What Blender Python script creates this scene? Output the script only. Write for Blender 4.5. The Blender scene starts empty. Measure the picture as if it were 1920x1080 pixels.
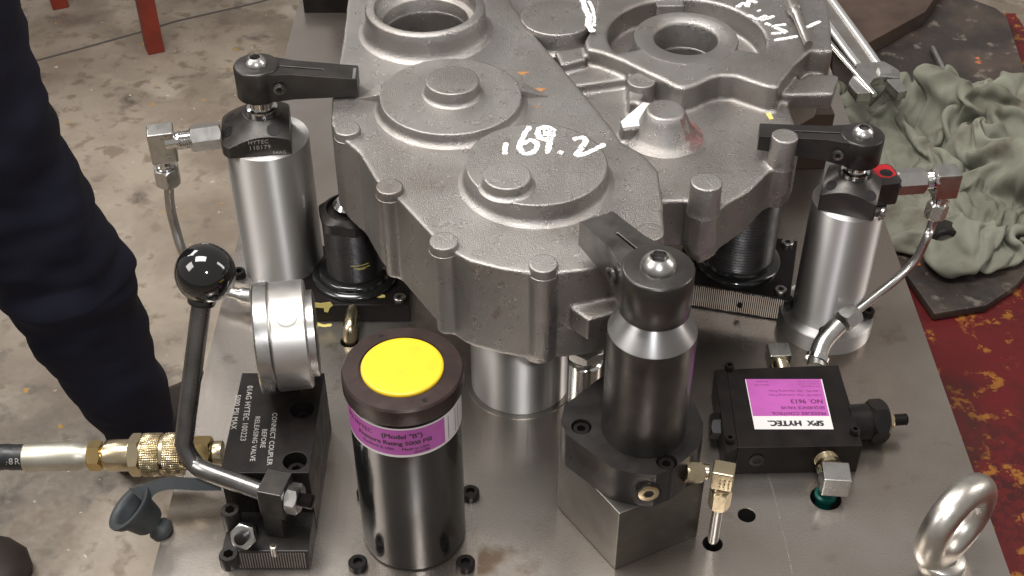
import bpy, bmesh, math, random
from mathutils import Vector, Matrix, noise
from mathutils.geometry import tessellate_polygon
random.seed(7)
PI = math.pi
R = math.radians
S = 0.01                                   # everything below is written in centimetres
scn = bpy.context.scene
col = scn.collection

# ---------------------------------------------------------------- camera
CAM_H, PITCH, FPX = 61.0, R(40.5), 2450.0   # height over the plate, downward pitch, focal length in photo pixels
cd = bpy.data.cameras.new('camera')
cam = bpy.data.objects.new('camera', cd)
col.objects.link(cam)
cam.location = (0, 0, CAM_H*S)
cam.rotation_euler = (PI/2-PITCH, 0, 0)
cd.sensor_width = 36.0
cd.lens = FPX/1920*36.0
cd.clip_start = 0.02
cd.clip_end = 60
scn.camera = cam

# ---------------------------------------------------------------- light
w = bpy.data.worlds.new('World')
scn.world = w
w.use_nodes = True
bg = w.node_tree.nodes['Background']
bg.inputs[0].default_value = (1.0, 0.95, 0.91, 1)
bg.inputs[1].default_value = 0.31

def lamp(name, loc, target, power, sx, sy, colour):
    l = bpy.data.lights.new(name, 'AREA')
    l.shape = 'RECTANGLE'; l.size = sx; l.size_y = sy
    l.energy = power; l.color = colour
    o = bpy.data.objects.new(name, l)
    col.objects.link(o)
    o.location = loc
    o.rotation_euler = (Vector(target)-Vector(loc)).to_track_quat('-Z', 'Y').to_euler()
    return o
lamp('doorway_daylight', (-1.9, 0.0, 1.75), (0, .65, 0), 26, 1.0, 1.0, (1.0, 0.96, 0.92))
lamp('ceiling_lamp', (-0.45, 0.75, 2.4), (0, .75, 0), 62, 0.8, 1.4, (1.0, 0.98, 0.95))
lamp('camera_flash', (0.07, -0.01, 0.65), (0.02, .7, 0.05), 2.2, 0.05, 0.03, (0.96, 0.97, 1.0))
lamp('ceiling_lamp', (-2.4, 3.0, 2.5), (-0.8, 2.2, -.9), 75, 1.5, 1.5, (1.0, 0.97, 0.93))
lamp('side_daylight', (2.2, .9, 1.3), (0.1, .7, 0), 15, 0.4, 1.4, (1.0, 0.93, 0.88))
scn.view_settings.view_transform = 'Standard'
scn.view_settings.look = 'None'
scn.view_settings.exposure = 0.18
scn.view_settings.gamma = 1.0

# ---------------------------------------------------------------- helpers
cs, sn = math.cos(PITCH), math.sin(PITCH)
def P(u, v, z):
    """where the sight line through photo pixel (u, v) meets height z"""
    a = (v-540)/FPX; b = (u-960)/FPX
    d = (CAM_H-z)/(sn+a*cs)
    return Vector((b*d, d*(cs-a*sn), z))
def px(u, v, z):
    a = (v-540)/FPX
    return (CAM_H-z)/(sn+a*cs)/FPX          # size of a photo pixel there, in cm
def P2(pts, z):
    return [P(u, v, z).xy for u, v in pts]

def frame(o, zd, xd=None):
    zd = Vector(zd).normalized()
    x = Vector(xd) if xd is not None else (Vector((0, 0, 1)) if abs(zd.z) < .9 else Vector((1, 0, 0)))
    x = (x-zd*x.dot(zd)).normalized()
    y = zd.cross(x)
    M = Matrix((x, y, zd)).transposed().to_4x4()
    M.translation = Vector(o)
    return M
def at(x, y, z=0, rz=0):
    return Matrix.Translation((x, y, z)) @ Matrix.Rotation(R(rz), 4, 'Z')

def hexr(a, n=6, ph=0.0, cap=None):
    """polar radius of an n-gon with inscribed radius a"""
    st = 2*PI/n
    def f(t):
        q = (t-ph+st/2) % st-st/2
        r = a/math.cos(q)
        return min(r, cap) if cap else r
    return f

class B:
    def __init__(s):
        s.bm = bmesh.new()
    def lathe(s, prof, n=32, M=None, a0=0, a1=None):
        bm = s.bm; M = M or Matrix()
        full = a1 is None
        rings = []
        cnt = n if full else n+1
        for r, z in prof:
            if r == 0:
                zz = z(0) if callable(z) else z
                rings.append([bm.verts.new(M @ Vector((0, 0, zz)))])
                continue
            ring = []
            for i in range(cnt):
                t = a0+(2*PI*i/n if full else (a1-a0)*i/n)
                rr = r(t) if callable(r) else r
                zz = z(t) if callable(z) else z
                ring.append(bm.verts.new(M @ Vector((rr*math.cos(t), rr*math.sin(t), zz))))
            rings.append(ring)
        for A, C in zip(rings, rings[1:]):
            m = n
            for i in range(m):
                j = (i+1) % n if full else i+1
                if len(A) == 1 and len(C) == 1: break
                if len(A) == 1: f = (A[0], C[i], C[j])
                elif len(C) == 1: f = (A[i], C[0], A[j])
                else: f = (A[i], C[i], C[j], A[j])
                try: bm.faces.new(f)
                except ValueError: pass
        return s
    def prism(s, outer, z0, z1, holes=(), M=None, top=None, bot=None):
        bm = s.bm; M = M or Matrix()
        loops = [[Vector((p[0], p[1], 0)) for p in outer]]+[[Vector((p[0], p[1], 0)) for p in h] for h in holes]
        tris = tessellate_polygon(loops)
        flat = [p for l in loops for p in l]
        zt = top or (lambda x, y: z1); zb = bot or (lambda x, y: z0)
        lo = [bm.verts.new(M @ Vector((p.x, p.y, zb(p.x, p.y)))) for p in flat]
        hi = [bm.verts.new(M @ Vector((p.x, p.y, zt(p.x, p.y)))) for p in flat]
        for a, b, c in tris:
            for F in ((hi[a], hi[b], hi[c]), (lo[c], lo[b], lo[a])):
                try: bm.faces.new(F)
                except ValueError: pass
        k = 0
        for l in loops:
            n = len(l)
            for i in range(n):
                j = (i+1) % n
                bm.faces.new((lo[k+i], lo[k+j], hi[k+j], hi[k+i]))
            k += n
        return s
    def box(s, x0, x1, y0, y1, z0, z1, M=None):
        return s.prism([(x0, y0), (x1, y0), (x1, y1), (x0, y1)], z0, z1, M=M)
    def tube(s, path, r, n=12, caps=True):
        bm = s.bm; path = [Vector(p) for p in path]
        rings = []; up = None
        for i, p in enumerate(path):
            d = (path[min(i+1, len(path)-1)]-path[max(i-1, 0)]).normalized()
            if up is None:
                up = Vector((0, 0, 1)) if abs(d.z) < .9 else Vector((1, 0, 0))
            x = (up-d*up.dot(d)).normalized(); up = x
            y = d.cross(x)
            rr = r[i] if isinstance(r, (list, tuple)) else r
            rings.append([bm.verts.new(p+x*(rr*math.cos(2*PI*k/n))+y*(rr*math.sin(2*PI*k/n))) for k in range(n)])
        for A, C in zip(rings, rings[1:]):
            for k in range(n):
                bm.faces.new((A[k], A[(k+1) % n], C[(k+1) % n], C[k]))
        if caps:
            bm.faces.new(rings[0][::-1]); bm.faces.new(rings[-1])
        return s
    def torus(s, M, Rr, r, n=40, m=16, a0=0, a1=2*PI):
        pts = []
        bm = s.bm; rings = []
        full = abs(a1-a0-2*PI) < 1e-6
        k = n if full else n+1
        for i in range(k):
            t = a0+(a1-a0)*i/n
            rings.append([bm.verts.new(M @ Vector(((Rr+r*math.cos(q))*math.cos(t), (Rr+r*math.cos(q))*math.sin(t), r*math.sin(q))))
                          for q in [2*PI*j/m for j in range(m)]])
        for i in range(n):
            A, C = rings[i], rings[(i+1) % k]
            for j in range(m):
                bm.faces.new((A[j], C[j], C[(j+1) % m], A[(j+1) % m]))
        if not full:
            bm.faces.new(rings[0]); bm.faces.new(rings[-1][::-1])
        return s

ORG = {}
def build(b, name, m, parent=None, bevel=0, sharp=38, seg=2, smooth=True):
    bm = b.bm
    bmesh.ops.recalc_face_normals(bm, faces=bm.faces)
    if bevel:
        bmesh.ops.dissolve_limit(bm, angle_limit=R(0.4), verts=bm.verts, edges=bm.edges)
        es = [e for e in bm.edges if len(e.link_faces) == 2 and e.calc_face_angle(0) > R(28)]
        bmesh.ops.bevel(bm, geom=es, offset=bevel, segments=seg, profile=.5, affect='EDGES', clamp_overlap=True)
    o0 = ORG.get(parent, Vector((0, 0, 0)))
    for v in bm.verts:
        v.co = (v.co-o0)*S
    me = bpy.data.meshes.new(name)
    bm.to_mesh(me); bm.free()
    if smooth:
        me.shade_smooth()
        me.set_sharp_from_angle(angle=R(sharp))
    me.materials.append(m)
    o = bpy.data.objects.new(name, me)
    col.objects.link(o)
    if bevel and smooth:
        wn = o.modifiers.new('normals', 'WEIGHTED_NORMAL'); wn.keep_sharp = True
    if parent is not None:
        o.parent = parent
    ORG[o] = o0
    return o
def tag(o, label, cat, group=None, kind=None):
    if label: o['label'] = label
    if cat: o['category'] = cat
    if group: o['group'] = group
    if kind: o['kind'] = kind
    return o
def thing(name, label, cat, loc, group=None):
    o = bpy.data.objects.new(name, None)
    col.objects.link(o)
    o.empty_display_size = .02
    o.location = Vector(loc)*S
    ORG[o] = Vector(loc)
    return tag(o, label, cat, group)
def dup(o, loc, label):
    r = o.copy(); col.objects.link(r); r.location = Vector(loc)*S; r['label'] = label
    for ch in list(o.children):
        c = ch.copy(); col.objects.link(c); c.parent = r
        for g in list(ch.children):
            d = g.copy(); col.objects.link(d); d.parent = c
    return r

def text_bm(body, size, M, bend=None, thick=.006, space=1.0, align='CENTER', jit=0):
    cu = bpy.data.curves.new('lettering', 'FONT')
    cu.body = body; cu.size = size; cu.extrude = thick; cu.resolution_u = 3
    cu.align_x = align; cu.align_y = 'CENTER'; cu.space_character = space
    ob = bpy.data.objects.new('lettering', cu); col.objects.link(ob)
    dg = bpy.context.evaluated_depsgraph_get()
    me = bpy.data.meshes.new_from_object(ob.evaluated_get(dg))
    bpy.data.objects.remove(ob); bpy.data.curves.remove(cu)
    b = B(); b.bm.from_mesh(me); bpy.data.meshes.remove(me)
    for v in b.bm.verts:
        p = v.co.copy()
        if jit: p += Vector((random.uniform(-jit, jit), random.uniform(-jit, jit), 0))
        v.co = bend(p) if bend else M @ p
    return b
def join(*bs):
    a = bs[0]
    for b in bs[1:]:
        me = bpy.data.meshes.new('t'); b.bm.to_mesh(me); a.bm.from_mesh(me); bpy.data.meshes.remove(me); b.bm.free()
    return a

# ---------------------------------------------------------------- materials
def mat(name, c, met=0.0, rough=.5, c2=None, ns=60, lo=.4, hi=.65, spots=(), bump=None, bstr=.2, bdist=.0004,
        rvar=0.0, aniso=0.0, coat=0.0, stretch=None, spec=.5):
    m = bpy.data.materials.new(name); m.use_nodes = True
    nt = m.node_tree; N = nt.nodes; L = nt.links
    p = N['Principled BSDF']
    p.inputs['Metallic'].default_value = met
    p.inputs['Roughness'].default_value = rough
    p.inputs['Specular IOR Level'].default_value = spec
    p.inputs['Coat Weight'].default_value = coat
    p.inputs['Coat Roughness'].default_value = .08
    tc = N.new('ShaderNodeTexCoord'); vec = tc.outputs['Object']
    if stretch:
        mp = N.new('ShaderNodeMapping'); mp.inputs['Scale'].default_value = stretch
        L.new(vec, mp.inputs[0]); svec = mp.outputs[0]
    else: svec = vec
    def nz(scale, detail=5, v=None, rgh=.55):
        n = N.new('ShaderNodeTexNoise'); n.inputs['Scale'].default_value = scale
        n.inputs['Detail'].default_value = detail; n.inputs['Roughness'].default_value = rgh
        L.new(v or vec, n.inputs['Vector']); return n.outputs['Fac']
    def ramp(fac, a, b):
        r = N.new('ShaderNodeMapRange'); r.inputs[1].default_value = a; r.inputs[2].default_value = b
        r.clamp = True; L.new(fac, r.inputs[0]); return r.outputs[0]
    def mix(fac, A, C):
        x = N.new('ShaderNodeMix'); x.data_type = 'RGBA'; L.new(fac, x.inputs[0])
        for s_, val in ((x.inputs[6], A), (x.inputs[7], C)):
            if isinstance(val, tuple): s_.default_value = (*val, 1)
            else: L.new(val, s_)
        return x.outputs[2]
    cur = c
    if c2: cur = mix(ramp(nz(ns), lo, hi), c, c2)
    for (sc_, sscale, a, b) in spots:
        cur = mix(ramp(nz(sscale, 6), a, b), cur, sc_)
    if isinstance(cur, tuple): p.inputs['Base Color'].default_value = (*cur, 1)
    else: L.new(cur, p.inputs['Base Color'])
    if rvar:
        a = N.new('ShaderNodeMapRange'); a.inputs[1].default_value = .3; a.inputs[2].default_value = .7
        a.inputs[3].default_value = max(.03, rough-rvar); a.inputs[4].default_value = rough+rvar
        L.new(nz(90, 6, svec), a.inputs[0]); L.new(a.outputs[0], p.inputs['Roughness'])
    if bump:
        bn = N.new('ShaderNodeBump'); bn.inputs['Strength'].default_value = bstr; bn.inputs['Distance'].default_value = bdist
        L.new(nz(bump, 4, svec), bn.inputs['Height']); L.new(bn.outputs[0], p.inputs['Normal'])
    if aniso:
        tg = N.new('ShaderNodeTangent'); tg.direction_type = 'RADIAL'; tg.axis = 'Z'
        p.inputs['Anisotropic'].default_value = aniso
        p.inputs['Anisotropic Rotation'].default_value = .25
        L.new(tg.outputs[0], p.inputs['Tangent'])
    return m

M = {}
M['cast'] = mat('cast_iron', (.335, .318, .303), .88, .29, c2=(.225, .202, .183), ns=15, lo=.42, hi=.72,
                spots=[((.38, .36, .34), 700, .60, .72), ((.18, .11, .07), 45, .72, .80)], bump=1300, bstr=.8, bdist=.0006, rvar=.03)
M['plate'] = mat('ground_steel_plate', (.43, .395, .36), .92, .27, c2=(.31, .265, .225), ns=7, lo=.40, hi=.66,
                 spots=[((.20, .15, .11), 30, .62, .75)], bump=1, bstr=.25, bdist=.0003, rvar=.12, stretch=(420, 9, 30))
M['turned'] = mat('turned_steel', (.56, .545, .53), 1.0, .52, bump=1, bstr=.10, bdist=.0002, stretch=(20, 20, 1800), aniso=.95, rvar=.05)
M['steel'] = mat('machined_steel', (.42, .40, .375), .95, .33, c2=(.34, .31, .28), ns=50, bump=500, bstr=.08)
M['bright'] = mat('zinc_plated_steel', (.56, .55, .53), 1.0, .30, c2=(.45, .435, .41), ns=80, bump=250, bstr=.05, rvar=.06)
M['chrome'] = mat('polished_steel', (.70, .69, .67), 1.0, .12, rvar=.04)
M['black'] = mat('black_oxide', (.007, .006, .006), .0, .36, c2=(.012, .009, .008), ns=60, bump=700, bstr=.08, rvar=.08, spec=.22)
M['blackmatt'] = mat('black_oxide_worn', (.018, .016, .0155), .4, .36, c2=(.03, .026, .024), ns=50, bump=600, bstr=.15, rvar=.1)
M['armblack'] = mat('phosphated_steel', (.045, .042, .040), .7, .34, c2=(.065, .058, .053), ns=60, bump=600, bstr=.15, rvar=.08)
M['gloss'] = mat('gloss_black_paint', (.010, .010, .010), 0, .16, bump=200, bstr=.04, coat=.4, rvar=.04)
M['knob'] = mat('black_phenolic', (.006, .006, .006), 0, .06, coat=.6)
M['capbrown'] = mat('dark_brown_ring', (.035, .022, .020), .5, .34, c2=(.05, .033, .028), ns=90, bump=700, bstr=.1)
M['socket'] = mat('socket_dark', (.012, .011, .011), .5, .4)
M['yellow'] = mat('yellow_plastic', (.66, .43, .012), 0, .42, c2=(.60, .38, .012), ns=90, lo=.5, hi=.8, spots=[((.45, .36, .05), 160, .74, .82)], bump=160, bstr=.06)
M['pink'] = mat('magenta_print', (.38, .080, .315), 0, .45, c2=(.34, .072, .285), ns=60)
M['white'] = mat('white_print', (.60, .575, .56), 0, .4)
M['ink'] = mat('black_ink', (.02, .017, .02), 0, .5)
M['pinkink'] = mat('dark_magenta_ink', (.10, .012, .075), 0, .5)
M['etch'] = mat('etched_lettering', (.36, .34, .32), .3, .5)
M['brass'] = mat('yellow_brass', (.60, .45, .20), 1.0, .24, c2=(.50, .36, .16), ns=90, rvar=.06)
M['palebrass'] = mat('pale_plated_brass', (.62, .53, .36), 1.0, .25, c2=(.50, .42, .28), ns=90, rvar=.06)
M['rubber'] = mat('grey_rubber', (.022, .026, .028), 0, .55, c2=(.034, .038, .04), ns=50, bump=400, bstr=.1)
M['hose'] = mat('black_hose', (.012, .012, .013), 0, .4, bump=500, bstr=.15)
M['chalk'] = mat('white_chalk', (.84, .82, .80), 0, .8, bump=700, bstr=.6)
def patchy(m, scale, lo, hi):
    nt = m.node_tree; N = nt.nodes; L = nt.links
    out = N['Material Output']; p = N['Principled BSDF']
    tr = N.new('ShaderNodeBsdfTransparent'); mx = N.new('ShaderNodeMixShader')
    tc = N.new('ShaderNodeTexCoord'); nz = N.new('ShaderNodeTexNoise'); nz.inputs['Scale'].default_value = scale; nz.inputs['Detail'].default_value = 3
    L.new(tc.outputs['Object'], nz.inputs['Vector'])
    r = N.new('ShaderNodeMapRange'); r.inputs[1].default_value = lo; r.inputs[2].default_value = hi
    L.new(nz.outputs['Fac'], r.inputs[0]); L.new(r.outputs[0], mx.inputs[0]); L.new(tr.outputs[0], mx.inputs[1]); L.new(p.outputs[0], mx.inputs[2]); L.new(mx.outputs[0], out.inputs[0])
patchy(M['chalk'], 650, .36, .46)
M['alu'] = mat('matt_crimped_ferrule', (.52, .50, .43), .9, .42, c2=(.44, .41, .34), ns=60, bump=300, bstr=.06)
M['paintyellow'] = mat('yellow_paint_pen', (.55, .47, .14), 0, .5)
M['floor'] = mat('stained_concrete', (.345, .29, .23), 0, .55, c2=(.205, .165, .125), ns=3.2, lo=.40, hi=.60,
                 spots=[((.40, .35, .28), 7, .55, .68), ((.16, .125, .095), 5, .56, .72), ((.12, .098, .08), 15, .59, .72), ((.21, .165, .12), 28, .55, .65), ((.55, .50, .40), 60, .68, .71), ((.50, .27, .03), 34, .70, .715)],
                 bump=40, bstr=.35, bdist=.003, rvar=.12)
M['joint'] = mat('dark_floor_joint', (.09, .075, .065), 0, .8)
M['redpaint'] = mat('worn_red_paint', (.085, .005, .006), 0, .5, c2=(.035, .005, .005), ns=8,
                    spots=[((.20, .075, .012), 46, .545, .60), ((.075, .006, .006), 190, .48, .54), ((.02, .008, .006), 11, .50, .66)], bump=120, bstr=.3, bdist=.001, spec=.25)
M['redleg'] = mat('red_stand_paint', (.22, .028, .012), 0, .45, c2=(.15, .02, .012), ns=12, bump=60, bstr=.1)
M['board'] = mat('greasy_board_and_shade', (.018, .013, .011), 0, .5, c2=(.055, .038, .028), ns=16, lo=.45, hi=.7,
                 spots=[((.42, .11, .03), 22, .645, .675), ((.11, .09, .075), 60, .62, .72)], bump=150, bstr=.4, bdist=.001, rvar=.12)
M['brownsteel'] = mat('oily_brown_steel', (.085, .055, .04), .4, .42, c2=(.05, .032, .024), ns=20, rvar=.1)
M['rag'] = mat('grey_green_cloth', (.175, .176, .138), 0, .9, c2=(.10, .098, .074), ns=14, lo=.42, hi=.68,
               spots=[((.075, .06, .045), 19, .53, .70)], bump=1500, bstr=.35, bdist=.0006, spec=.2)
M['trouser'] = mat('navy_work_cloth', (.0075, .0080, .0165), 0, .85, c2=(.011, .0115, .022), ns=8, bump=900, bstr=.2, spec=.2)
M['shoe'] = mat('dark_brown_leather', (.020, .012, .010), 0, .5, c2=(.03, .018, .014), ns=20, bump=200, bstr=.2)
M['red'] = mat('red_reflection_tint', (.33, .006, .010), 0, .35)  # colour of a red reflection, laid on the right clamp head
M['green'] = mat('green_thread_seal', (.006, .07, .055), .2, .3)
M['rust'] = mat('rust_spot', (.30, .14, .045), 0, .8)
M['hole'] = mat('drilled_hole_wall', (.05, .045, .04), .6, .5)
M['lever'] = mat('dark_polished_bar', (.20, .195, .19), .95, .28, c2=(.14, .135, .13), ns=60, rvar=.05)
M['block'] = mat('dull_riser_steel', (.165, .155, .142), .95, .36, c2=(.12, .112, .10), ns=40, bump=1, bstr=.12, stretch=(60, 60, 700), rvar=.06)
M['cone'] = mat('turned_cone_steel', (.34, .335, .33), 1.0, .38, aniso=.8, rvar=.05)
M['satin'] = mat('satin_gauge_case', (.60, .58, .55), 1.0, .40, rvar=.03)
M['armsheen'] = mat('sheen_lightened_phosphate', (.14, .13, .12), .85, .34, c2=(.075, .068, .062), ns=50, bump=500, bstr=.12, rvar=.06)  # reflected sheen of the middle arm put into a lighter base colour
M['rail'] = mat('chrome_plate', (.92, .92, .91), 1.0, .34)
M['zinc'] = mat('dull_zinc_plate', (.60, .575, .52), 1.0, .36, c2=(.48, .46, .42), ns=70, bump=200, bstr=.12, rvar=.06)
M['scratch'] = mat('bare_scratch', (.62, .59, .55), .9, .4)
M['redcloth'] = mat('dark_red_marking', (.17, .085, .078), 0, .6)

patchy(M['redcloth'], 180, .40, .62)
patchy(M['scratch'], 1100, .44, .70)

# ---------------------------------------------------------------- small hardware
def socket_screw(parent, pos, axis, r, h, m=None, name='screw', dome=False, xd=None):
    """cap screw (or button head) with a hexagon socket"""
    m = m or M['black']
    F = frame(pos, axis, xd)
    hx = hexr(r*.46)
    if dome:
        prof = [(0, 0), (r, 0), (r*1.0, h*.15), (r*.93, h*.45), (r*.78, h*.75), (r*.60, h*.95), (r*.56, h), (hx, h), (hx, h*.35), (0, h*.35)]
    else:
        prof = [(0, 0), (r, 0), (r, h*.85), (r*.88, h), (hx, h), (hx, h*.35), (0, h*.35)]
    b = B(); b.lathe(prof, 24, F)
    o = build(b, name, m, parent, sharp=40)
    if parent is not None and parent.parent is None:      # the dark bottom of the hexagon socket, a sub-part
        b = B(); b.lathe([(hexr(r*.44), h*.35+.012), (0, h*.35+.012)], 24, F); build(b, 'socket_recess', M['socket'], o, smooth=False)
    return o
def flats(lst, cap):
    return lambda t: min([cap]+[a/max(.05, math.cos(t-q)) for q, a in lst if math.cos(t-q) > .05])
def cone_head(r, a, z0, zs, zt, rt, ph, n=4, rf=None):
    """block head: round bar of radius r milled with n flats at distance a, top turned to a cone"""
    rf = rf or hexr(a, n, ph, r)
    k = (zt-zs)/(r-rt)
    zf = lambda t: zt-(rf(t)-rt)*k
    return [(0, z0), (rf, z0), (rf, zf), (rt, zt), (0, zt)]
def hexnut(b, F, a, h, bore=0, n=36, ch=.1):
    hx = hexr(a)
    rin = a*.97
    zf1 = lambda t: h-ch*max(0, (hx(t)-rin))/(a*.155)
    zf0 = lambda t: ch*max(0, (hx(t)-rin))/(a*.155)
    b.lathe([(bore, 0) if bore else (0, 0), (rin, 0), (hx, zf0), (hx, zf1), (rin, h), (bore, h) if bore else (0, h)], n, F)
    return b
def thread(r, z0, z1, pitch=.12, d=.05):
    out = []; z = z0
    while z < z1-1e-6:
        out += [(r, z), (r-d, z+pitch*.5)]; z += pitch
    out.append((r, z1))
    return out
def smooth_path(pts, n=8):
    pts = [Vector(p) for p in pts]; out = []
    for i in range(len(pts)-1):
        p0 = pts[max(i-1, 0)]; p1 = pts[i]; p2 = pts[i+1]; p3 = pts[min(i+2, len(pts)-1)]
        for k in range(n):
            t = k/n
            out.append(.5*((2*p1)+(p2-p0)*t+(2*p0-5*p1+4*p2-p3)*t*t+(3*p1-p0-3*p2+p3)*t**3))
    out.append(pts[-1]); return out
def circ(c, r, n=24):
    return [(c[0]+r*math.cos(2*PI*i/n), c[1]+r*math.sin(2*PI*i/n)) for i in range(n)]

TZ = -5.0
# rag: a cloth a good deal larger than its outline, left to crumple and settle on the board
def rag():
    k = .1                                            # simulated in decimetres
    nx, ny = 92, 70
    def curve(pts): return [Vector(P(u, v, TZ+1.6).xy) for u, v in pts]
    top = curve([(1566, 168), (1630, 182), (1700, 188), (1765, 156), (1850, 172), (1930, 196), (2010, 215)])
    bot = curve([(1640, 380), (1700, 398), (1756, 424), (1830, 462), (1880, 456), (1940, 435), (2030, 420)])
    lef = curve([(1566, 168), (1580, 250), (1606, 320), (1640, 380)])
    rig = curve([(2010, 215), (2030, 330), (2030, 420)])
    def along(c, t):
        f = t*(len(c)-1); i = min(int(f), len(c)-2); return c[i].lerp(c[i+1], f-i)
    vs, fs = [], []
    org = along(top, .5).lerp(along(bot, .5), .5)
    for j in range(ny):
        t = j/(ny-1)
        for i in range(nx):
            q = i/(nx-1)
            p = along(top, q)*(1-t)+along(bot, q)*t+along(lef, t)*(1-q)+along(rig, t)*q
            p -= (top[0]*(1-q)*(1-t)+top[-1]*q*(1-t)+bot[0]*(1-q)*t+bot[-1]*q*t)
            x, y = (p.x-org.x)*k, (p.y-org.y)*k
            e = (1-abs(2*q-1)**4)*(1-abs(2*t-1)**4)
            h = .18+.24*e*math.sin(x*6.5+2.5*noise.noise(Vector((x*1.5, y*1.5, 8)))+y*4)+.10*noise.noise(Vector((x*3.5, y*3.5, 4)))+.13*noise.noise(Vector((x*6.5, y*6.5, 2)))+.05*noise.noise(Vector((x*14, y*14, 5)))
            vs.append((x, y, max(.03, h)))
    for j in range(ny-1):
        for i in range(nx-1):
            a = j*nx+i; fs.append((a, a+1, a+nx+1, a+nx))
    me = bpy.data.meshes.new('rag'); me.from_pydata(vs, [], fs)
    o = bpy.data.objects.new('rag', me); col.objects.link(o)
    vg = o.vertex_groups.new(name='edge')
    vg.add([j*nx+i for j in range(ny) for i in range(nx) if i in (0, nx-1) or j in (0, ny-1)], .30, 'REPLACE')
    gm = bpy.data.meshes.new('ground'); gm.from_pydata([(-4, -4, 0), (4, -4, 0), (4, 4, 0), (-4, 4, 0)], [], [(0, 1, 2, 3)])
    g = bpy.data.objects.new('ground', gm); col.objects.link(g)
    g.modifiers.new('stop', 'COLLISION'); g.collision.thickness_outer = .01
    c = o.modifiers.new('cloth', 'CLOTH'); st_ = c.settings
    st_.quality = 6; st_.mass = .25; st_.tension_stiffness = 12; st_.compression_stiffness = 12; st_.shear_stiffness = 4; st_.bending_stiffness = .05
    st_.vertex_group_mass = 'edge'; st_.pin_stiffness = .7; st_.shrink_min = -.92; st_.air_damping = 2
    cc = c.collision_settings; cc.use_collision = True; cc.distance_min = .01; cc.use_self_collision = True; cc.self_distance_min = .010; cc.collision_quality = 2
    c.point_cache.frame_end = 44
    for f in range(1, 43): scn.frame_set(f)
    m2 = bpy.data.meshes.new_from_object(o.evaluated_get(bpy.context.evaluated_depsgraph_get()))
    scn.frame_set(1)
    bpy.data.objects.remove(o); bpy.data.objects.remove(g)
    for v in m2.vertices:
        v.co = Vector((v.co.x/k+org.x, v.co.y/k+org.y, v.co.z/k+TZ+.82))*S
    m2.shade_smooth(); m2.materials.clear(); m2.materials.append(M['rag'])
    return m2
RAG = rag()
# ================================================================ SETTING
FL = -90.0
b = B(); b.box(-1200, 1200, -600, 1800, FL-5, FL)
floor = tag(build(b, 'floor', M['floor'], smooth=False), 'stained grey concrete workshop floor', None, kind='structure')
# saw-cut joints in the concrete
def joint(pts, wd=.8):
    b = B()
    q = [P(u, v, FL).xy for u, v in pts]
    for A, C in zip(q, q[1:]):
        d = (C-A).normalized(); nrm = Vector((-d.y, d.x))*wd*.5
        b.prism([A-nrm, C-nrm, C+nrm, A+nrm], FL-.2, FL+.04)
    o = build(b, 'floor_joint', M['joint'], smooth=False); o['kind'] = 'structure'
    return o
joint([(60, 116), (150, 92), (258, 62), (330, 40), (470, 8), (560, -16)])

# ---- steel table under the plate, worn red top showing on the right
tb = thing('work_table', 'red painted steel work table with yellow worn patches right of the plate', 'table', (20, 75, FL))
b = B(); b.box(-17, 52, 25, 121, -6.2, -5); build(b, 'table_top', M['redpaint'], tb, .1)
for x in (-14, 48):
    for y in (29, 117):
        b = B(); b.box(x-2.5, x+2.5, y-2.5, y+2.5, FL, -6.25); build(b, 'leg', M['redleg'], tb, .2)

# ---- fixture plate with its drilled holes
PX0, PX1, PY0, PY1 = -20.6, 28.5, 38, 118
holes_px = [(1400, 966, 17), (1336, 1019, 19), (1548, 934, 29), (655, 640, 17)]
hc = [(P(u, v, 0), r*px(u, v, 0)) for u, v, r in holes_px]
pl = thing('fixture_plate', 'large ground steel fixture plate carrying the casting and clamps', 'steel plate', (4, 75, -5))
b = B(); b.prism([(PX0, PY0), (PX1, PY0), (PX1, PY1), (PX0, PY1)], -5, 0, holes=[circ(c, r, 28) for c, r in hc])
build(b, 'plate', M['plate'], pl, .07)
for c, r in hc:
    b = B(); b.lathe([(r-.01, -.05), (r-.01, -3.0), (0, -3.0)], 24, at(c.x, c.y)); build(b, 'hole', M['hole'], pl)
# ================================================================ CASTING
ZB, ZL, ZR, ZP = 8.95, 15.4, 13.6, 15.5
ZBR = 10.05
cast = thing('gearbox_casting', 'rough grey cast iron gearbox cover with round bosses and chalk numbers', 'casting', (3, 74, ZB))
left_out = [(655, -70), (652, 0), (645, 60), (636, 112), (622, 185), (620, 232), (640, 258), (672, 285), (704, 338), (745, 372), (808, 440),
            (846, 470), (880, 489), (935, 503), (985, 511), (1050, 511), (1100, 506), (1165, 492), (1215, 470), (1247, 450),
            (1243, 380), (1234, 318), (1205, 288), (1166, 266), (1145, 236), (1075, 150), (1000, 62), (962, 10), (925, -70)]
lb = P2(left_out, ZL)
c_ring = P(797, 12, ZL+1.9)
b = B()
b.prism(lb, ZB, ZL, holes=[circ(c_ring, 2.9, 40)])
# bolt columns down the front and left wall
bolts_L = [(651, 240, 25), (730, 349, 26), (832, 451, 28), (1019, 493, 28)]
for u, v, r in bolts_L:
    c = P(u, v, ZL+.35); r *= 1.0 if u > 1000 else .70; b.lathe([(0, ZB+.15), (r*px(u, v, ZL)*1.02, ZB+.15), (r*px(u, v, ZL)*1.02, ZL-.1), (0, ZL-.1)], 24, at(c.x, c.y))
# right hand lower deck
right_out = [(1050, 250), (1150, 400), (1200, 405), (1240, 378), (1288, 376), (1298, 396), (1322, 410), (1348, 398), (1362, 382), (1405, 358), (1440, 324), (1455, 316), (1472, 320), (1490, 306), (1497, 288),
             (1492, 236), (1475, 185), (1540, 150), (1560, 60), (1540, -70), (880, -70), (920, 100)]
rb_ = P2(right_out, ZR)
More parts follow.
